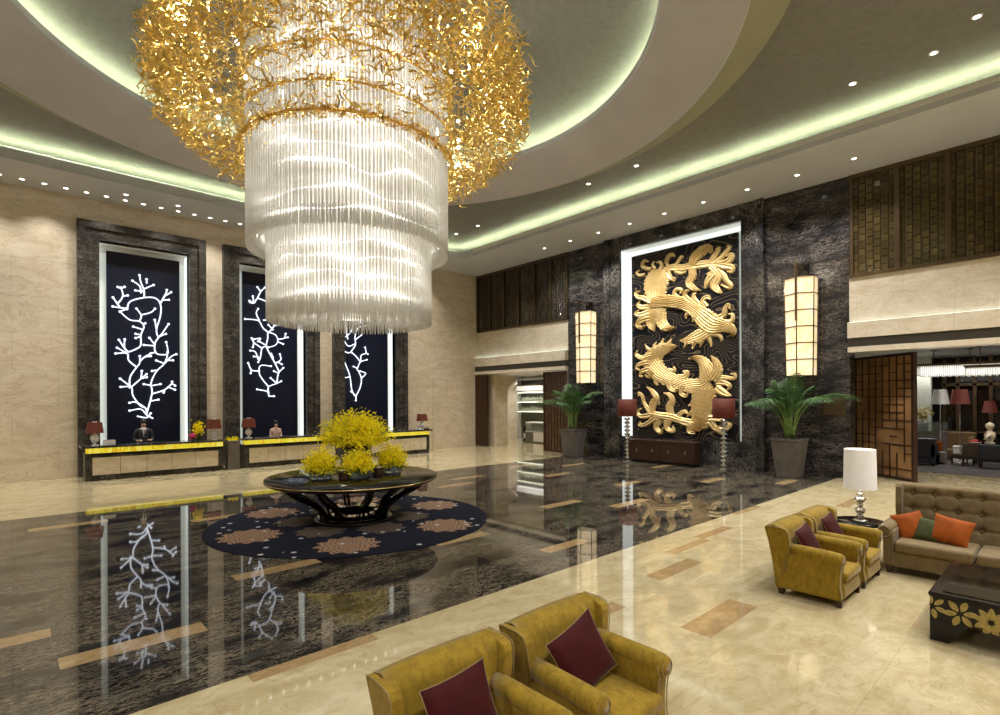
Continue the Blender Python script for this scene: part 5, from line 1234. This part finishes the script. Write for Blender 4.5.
def linear_chandelier(x, y0, y1, z0, z1, label):
    t = thing('linear_chandelier', label, 'chandelier', (x, (y0 + y1) / 2, z0), 0, None)
    h = (y1 - y0) / 2; H = z1 - z0
    mb = MB(); mb.box(-.30, .30, -h, h, H - .03, H); mb.box(-.32, .32, -h - .02, h + .02, H, H + .06); mb.build('metal_frame', M['bronze'], parent=t)
    mb = MB(); n = int(2 * h / .06)
    for k in range(n):
        y = -h + 2 * h * (k + .5) / n
        for x_ in (-.30, .30): mb.box(x_ - .015, x_ + .015, y - .022, y + .022, .02 * (k % 3), H - .04)
    tag(mb.build('crystal_rods', M['crystal'], parent=t), kind='stuff')
    mb = MB(); mb.box(-.2, .2, -h + .05, h - .05, .06, H - .06); mb.build('light_core', emit('restaurant_light_core', (1, .96, .88), 2.2), parent=t)
    for q in (-h * .7, 0, h * .7):
        mb = MB(); mb.tube([(0, q, H), (0, q, 4.25 - z0)], .012, 6); mb.lathe([(.09, 4.22 - z0), (.09, 4.25 - z0)], 14, (0, q, 0)); mb.build('hanger', M['bronze'], parent=t)
linear_chandelier(25.2, 1.2, 4.1, 3.26, 3.70, 'long crystal bar chandelier in the restaurant, nearest the latticed screen')
linear_chandelier(23.9, .2, 2.62, 3.22, 3.52, 'long crystal bar chandelier in the restaurant, cut by the right edge of the photo')
for (x, y, sh, mt, lab) in ((26.25, 3.62, .20, 'silver', 'silver shaded floor lamp in the restaurant, beside a red one'), (26.5, 3.08, .22, 'redshade', 'tall red shaded floor lamp in the restaurant, beside the silver one'), (28.5, 2.41, .16, 'redshade', 'far small red shaded lamp at the back of the restaurant')):
    t = thing('standard_lamp', lab, 'lamp', (x, y, .016)); t.scale = (1, 1, .84 if x > 28 else 1); mb = MB(); mb.lathe([(.22, 0), (.22, .03), (.02, .05), (.016, 2.3)], 14); mb.build('stand', M['chrome'], parent=t)
    mb = MB(); mb.lathe([(sh + .08, 2.24), (sh, 2.80)], 28, cap=False); mb.lathe([(sh - .01, 2.79), (sh + .07, 2.25)], 28, cap=False)
    mb.build('lamp_shade', M['redshade'] if mt != 'silver' else plain('silver_fabric', (.6, .6, .6), .35, metal=.4), parent=t)
def tub_chair(x, y, rz, mat, label, w=.62, h=.85, group=None):
    t = thing('dining_armchair', label, 'chair', (x, y, .016), rz, group)
    mb = MB(); mb.box(-w / 2, w / 2, -.30, .28, .24, .42); mb.build('seat', mat, parent=t, bevel=.03)
    mb = MB(); side_profile(mb, -w / 2, w / 2, [(.20, .36), (.24, h), (.32, h), (.30, .30)]); mb.build('backrest', mat, parent=t, bevel=.03)
    for s_ in (-1, 1):
        for yy in (-.26, .25):
            mb = MB(); mb.frustum(s_ * (w / 2 - .04), yy, 0, .016, .016, .25, .026, .026); mb.build('leg', M['darkwood'], parent=t)
    return t
M['brownleather'] = plain('dark_brown_upholstery', (.07, .045, .03), .5)
M['navychair'] = plain('black_blue_upholstery', (.016, .018, .026), .45)
def sofa_block(x, y, rz, w, h, mat, label):
    t = thing('lounge_sofa', label, 'sofa', (x, y, .016), rz)
    mb = MB(); mb.box(-w / 2, w / 2, -.4, .4, .08, .42); mb.build('seat', mat, parent=t, bevel=.04)
    mb = MB(); mb.box(-w / 2, w / 2, .22, .42, .30, h); mb.build('backrest', mat, parent=t, bevel=.04)
    for s_ in (-1, 1):
        mb = MB(); a = s_ * (w / 2 - .09); mb.box(a - .09, a + .09, -.4, .42, .08, h - .18); mb.build('arm', mat, parent=t, bevel=.04)
        for yy in (-.34, .36):
            mb = MB(); mb.frustum(a, yy, 0, .02, .02, .09, .03, .03); mb.build('leg', M['darkwood'], parent=t)
    return t
sofa_block(25.0, 4.0, PI / 2, .95, 1.0, M['navychair'], 'black lounge sofa in the restaurant just past the latticed screen')
make_cushion((25.10, 3.60, .72), (-.3, 0, PI / 2), .40, .40, .12, M['orange'], 'orange cushion on the black lounge sofa in the restaurant', None, False)
sofa_block(28.0, 3.35, -PI / 2, 1.1, 1.1, plain('golden_brown_upholstery', (.16, .09, .035), .5), 'golden brown sofa at the back of the restaurant below the silver lamp')
t = thing('ottoman', 'grey square ottoman beside the black lounge sofa', 'stool', (25.75, 3.62, .016)); mb = MB(); mb.box(-.26, .26, -.22, .22, .06, .46); mb.build('seat', M['stonepot'], parent=t, bevel=.04); mb = MB(); mb.box(-.2, .2, -.16, .16, 0, .06); mb.build('base', M['iron'], parent=t)
t = thing('stone_bench', 'cream marble low block in the restaurant behind the brown chair', 'bench', (27.2, 3.0, .016)); mb = MB(); mb.box(-.2, .2, -.45, .35, 0, .55); mb.build('block', M['white'], parent=t, bevel=.01); mb = MB(); mb.box(-.22, .22, -.47, .37, .55, .60); mb.build('top_slab', M['white'], parent=t, bevel=.006)
tub_chair(25.75, 2.85, PI * .75, M['brownleather'], 'brown dining armchair with its seat toward the ottoman, in the restaurant')
tub_chair(25.2, 2.10, PI * .5, M['navychair'], 'black dining armchair nearest the right edge, in front of the statue table')
tub_chair(24.9, 1.35, PI * .5, M['navychair'], 'black dining armchair at the very right edge of the restaurant view', group=None)
t = thing('dining_table', 'dark rectangular restaurant table carrying red flowers and a cream statue', 'table', (26.4, 2.15, .016)); mb = MB(); mb.box(-.4, .4, -1.2, .60, .72, .78); mb.build('table_top', M['iron'], parent=t, bevel=.006)
for (x, y) in ((-.33, -1.1), (.33, -1.1), (-.33, .5), (.33, .5)): mb = MB(); mb.box(x - .03, x + .03, y - .03, y + .03, 0, .72); mb.build('leg', M['iron'], parent=t)
t = thing('red_flower_dish', 'low dish of red flowers on the restaurant table', 'flowers', (26.3, 2.62, .796)); mb = MB(); mb.lathe([(.08, 0), (.16, .04), (.15, .05), (0, .02)], 16, cap=False); mb.build('dish', M['whitecer'], parent=t)
mb = MB(); r = random.Random(8)
for k in range(40): mb.sphere((r.gauss(0, .08), r.gauss(0, .08), .07 + r.random() * .06), .025, 5, 4)
mb.build('blossom', plain('coral_red_petal', (.6, .08, .05), .6), parent=t)
t = thing('statuette', 'cream carved statuette standing on the restaurant table', 'statue', (26.2, 2.22, .796)); mb = MB(); mb.lathe([(.14, 0), (.15, .06), (.08, .10), (.14, .22), (.17, .34), (.10, .46), (.05, .50), (.09, .56), (.13, .64), (.12, .74), (.03, .80), (.005, .82)], 16); mb.build('figure', plain('cream_ceramic', (.75, .62, .45), .3), parent=t)
mb = MB(); mb.tube([(.1, 0, .36), (.26, -.05, .30), (.28, -.12, .42)], [.06, .045, .035], 8); mb.tube([(-.1, 0, .36), (-.24, .06, .26), (-.22, .14, .16)], [.06, .045, .035], 8); mb.build('arms', bpy.data.materials['cream_ceramic'], parent=t)
t = thing('low_partition', 'grey glass topped low partition past the latticed screen in the restaurant', 'partition', (26.9, 4.1, .016)); mb = MB(); mb.box(-.06, .06, -.60, .75, 0, 1.15); mb.build('panel', M['stonepot'], parent=t); mb = MB(); mb.box(-.02, .02, -.60, .75, 1.15, 1.55); mb.build('glass', M['glass'], parent=t)
t = thing('brass_bouquet', 'brass coloured flower bouquet in a vase behind the low partition', 'flowers', (27.3, 4.30, .016)); mb = MB(); mb.box(-.18, .18, -.18, .18, 0, 1.5); mb.build('plinth', M['white'], parent=t, bevel=.01); mb = MB()
for k in range(50): p = Vector((r.gauss(0, .12), r.gauss(0, .16), 1.82 + r.gauss(0, .12))); mb.sphere(p, .045, 6, 4)
mb.build('blossom', plain('brass_petals', (.45, .36, .14), .35, metal=.5), parent=t); mb = MB(); mb.lathe([(.06, 1.5), (.09, 1.58), (.05, 1.7)], 12); mb.build('vase', M['chrome'], parent=t)
for (x, y, w) in ((23.5, 3.0, 150), (26, 1.5, 160), (27.5, 4.4, 200), (22, -1, 150), (26.5, -2.5, 150), (20.8, 1.6, 170), (28.9, 3.2, 120)): spot(x, y, 4.2, w, 2.2)

# ------------------------------------------------------------------ CAFE beyond the corner doorway
mb = MB(); mb.box(19.5, 31, 15.6, 28, 4.05, 4.2); struct('ceiling_cafe', mb, M['white'])
mb = MB(); mb.box(27.4, 27.7, 15.6, 28, 0, 4.05); struct('wall_cafe_back', mb, M['wallb'])
mb = MB(); mb.box(19.75, 24.0, 24.55, 24.8, 0, 4.05); struct('wall_cafe_side', mb, M['wall'])
mb = MB(); mb.box(19.35, 20.3, 21.50, 23.5, 0, 3.9); mb.box(19.3, 19.76, 23.5, 24.8, 0, 4.05); struct('wall_cafe_pier', mb, M['wall'])
mb = MB(); mb.box(20.2, 27.6, 15.9, 16.1, 0, 4.05); struct('wall_cafe_far', mb, M['wall'])
t = thing('display_shelving', 'tall cream wall shelving with rows of bottles in the cafe', 'shelf', (25.2, 25.6, 0))
mb = MB(); mb.box(.45, .5, -3.4, .3, 0, 3.95); mb.build('back_panel', plain('shelf_back_green_grey', (.10, .10, .07), .5), parent=t)
for z in (1.72, 2.35, 2.98, 3.3): mb = MB(); mb.box(0, .45, -3.4, .3, z, z + .10); mb.build('shelf', M['white'], parent=t)
mb = MB(); mb.box(0, .45, .2, .3, 0, 3.95); mb.build('side_panel', M['white'], parent=t); mb = MB(); mb.box(0, .45, -3.4, .2, 3.80, 3.95); mb.build('header', M['white'], parent=t)
mb = MB()
for z in (1.70, 2.33, 2.96): mb.box(.05, .07, -3.35, .2, z, z + .018)
mb.build('shelf_light', emit('shelf_led', (.95, 1, .7), 5), parent=t)
bt = None; r = random.Random(4)
blab = {1.82: 'small pale bottle in the lower lit row of the cafe shelving', 2.45: 'small pale bottle in the upper lit row of the cafe shelving'}
for z in (1.82, 2.45):
    for k in range(20):
        y = 25.5 - k * .13
        if bt is None:
            bt = MB(); bt.lathe([(.045, 0), (.045, .16), (.018, .21), (.016, .30)], 8); bt = tag(bt.build('bottle', plain('pale_bottle', (.55, .58, .42), .2), loc=(25.42, y, z)), blab[z], 'bottle', 'bottles on cafe shelf row at %s' % ('bottom' if z < 2 else 'top')); b0 = bt
        else:
            c = b0.copy(); COL.objects.link(c); c.location = (25.42, y, z); c.scale = (1, 1, r.uniform(.7, 1.1)); c['label'] = blab[z]; c['group'] = 'bottles on cafe shelf row at %s' % ('bottom' if z < 2 else 'top')
t = thing('display_case', 'glass topped pastry display case on the cafe floor', 'display case', (22.3, 21.35, 0))
mb = MB(); mb.box(0, .7, -.8, .75, .05, .62); mb.build('cabinet', M['stonepot'], parent=t); mb = MB(); mb.box(-.02, 0, -.8, .1, .08, .60); mb.build('front_panel', M['white'], parent=t)
mb = MB(); mb.box(0, .68, -.78, .73, .66, 1.15); mb.build('glass_case', M['glass'], parent=t)
mb = MB(); mb.box(.05, .62, -.7, .68, .86, .88); mb.build('inner_shelf', M['white'], parent=t); mb = MB(); mb.box(0, .7, -.8, .75, .62, .66); mb.build('counter_slab', M['white'], parent=t); mb = MB(); mb.box(-.02, .7, -.8, .75, 1.15, 1.20); mb.build('top_slab', M['white'], parent=t)
t = thing('stanchion', 'small dark stand beside the cafe pastry case', 'stand', (22.9, 22.6, 0)); mb = MB(); mb.box(-.2, .2, -.16, .16, 0, .05); mb.box(-.16, .16, -.12, .12, .05, .95); mb.build('body', M['iron'], parent=t, bevel=.01); mb = MB(); mb.box(-.19, -.16, -.06, .06, .2, .5); mb.build('label_panel', M['whitecer'], parent=t)
linear_chandelier(24.2, 20.6, 24.9, 3.05, 3.42, 'long crystal bar chandelier inside the cafe')
for (x, y, w) in ((22, 20.5, 190), (23.5, 23, 190), (24.4, 24.2, 160), (24.6, 18, 160), (21.3, 22.6, 150)): spot(x, y, 4.02, w, 2.3)

# ------------------------------------------------------------------ WORLD, CAMERA, COLOUR
w = bpy.data.worlds.new('World'); scn.world = w; w.use_nodes = True
w.node_tree.nodes['Background'].inputs[0].default_value = (.9, .85, .75, 1); w.node_tree.nodes['Background'].inputs[1].default_value = .15
cam = bpy.data.cameras.new('camera'); co = bpy.data.objects.new('camera', cam); COL.objects.link(co); scn.camera = co
cam.sensor_width = 36; cam.lens = 532 / 1000 * 36; cam.shift_y = .0425; cam.clip_start = .05; cam.clip_end = 200
Fv = Vector((.676, .737, 0)).normalized(); Rv = Vector((Fv.y, -Fv.x, 0)); Uv = Vector((0, 0, 1))
tt = .00515
right = (Rv - Uv * tt).normalized(); up = (Uv + Rv * tt).normalized()
mat = Matrix((right, up, -Fv)).transposed().to_4x4(); mat.translation = Vector((0, 0, 2.5)); co.matrix_world = mat
vs_ = scn.view_settings; vs_.view_transform = 'Standard'; vs_.look = 'None'; vs_.gamma = 1; vs_.exposure = 0.0; vs_.use_curve_mapping = False
cy = scn.cycles
cy.max_bounces = 8; cy.diffuse_bounces = 3; cy.glossy_bounces = 4; cy.transparent_max_bounces = 24; cy.transmission_bounces = 6
cy.caustics_reflective = False; cy.caustics_refractive = False; cy.sample_clamp_indirect = 4; cy.use_denoising = True; cy.blur_glossy = .5
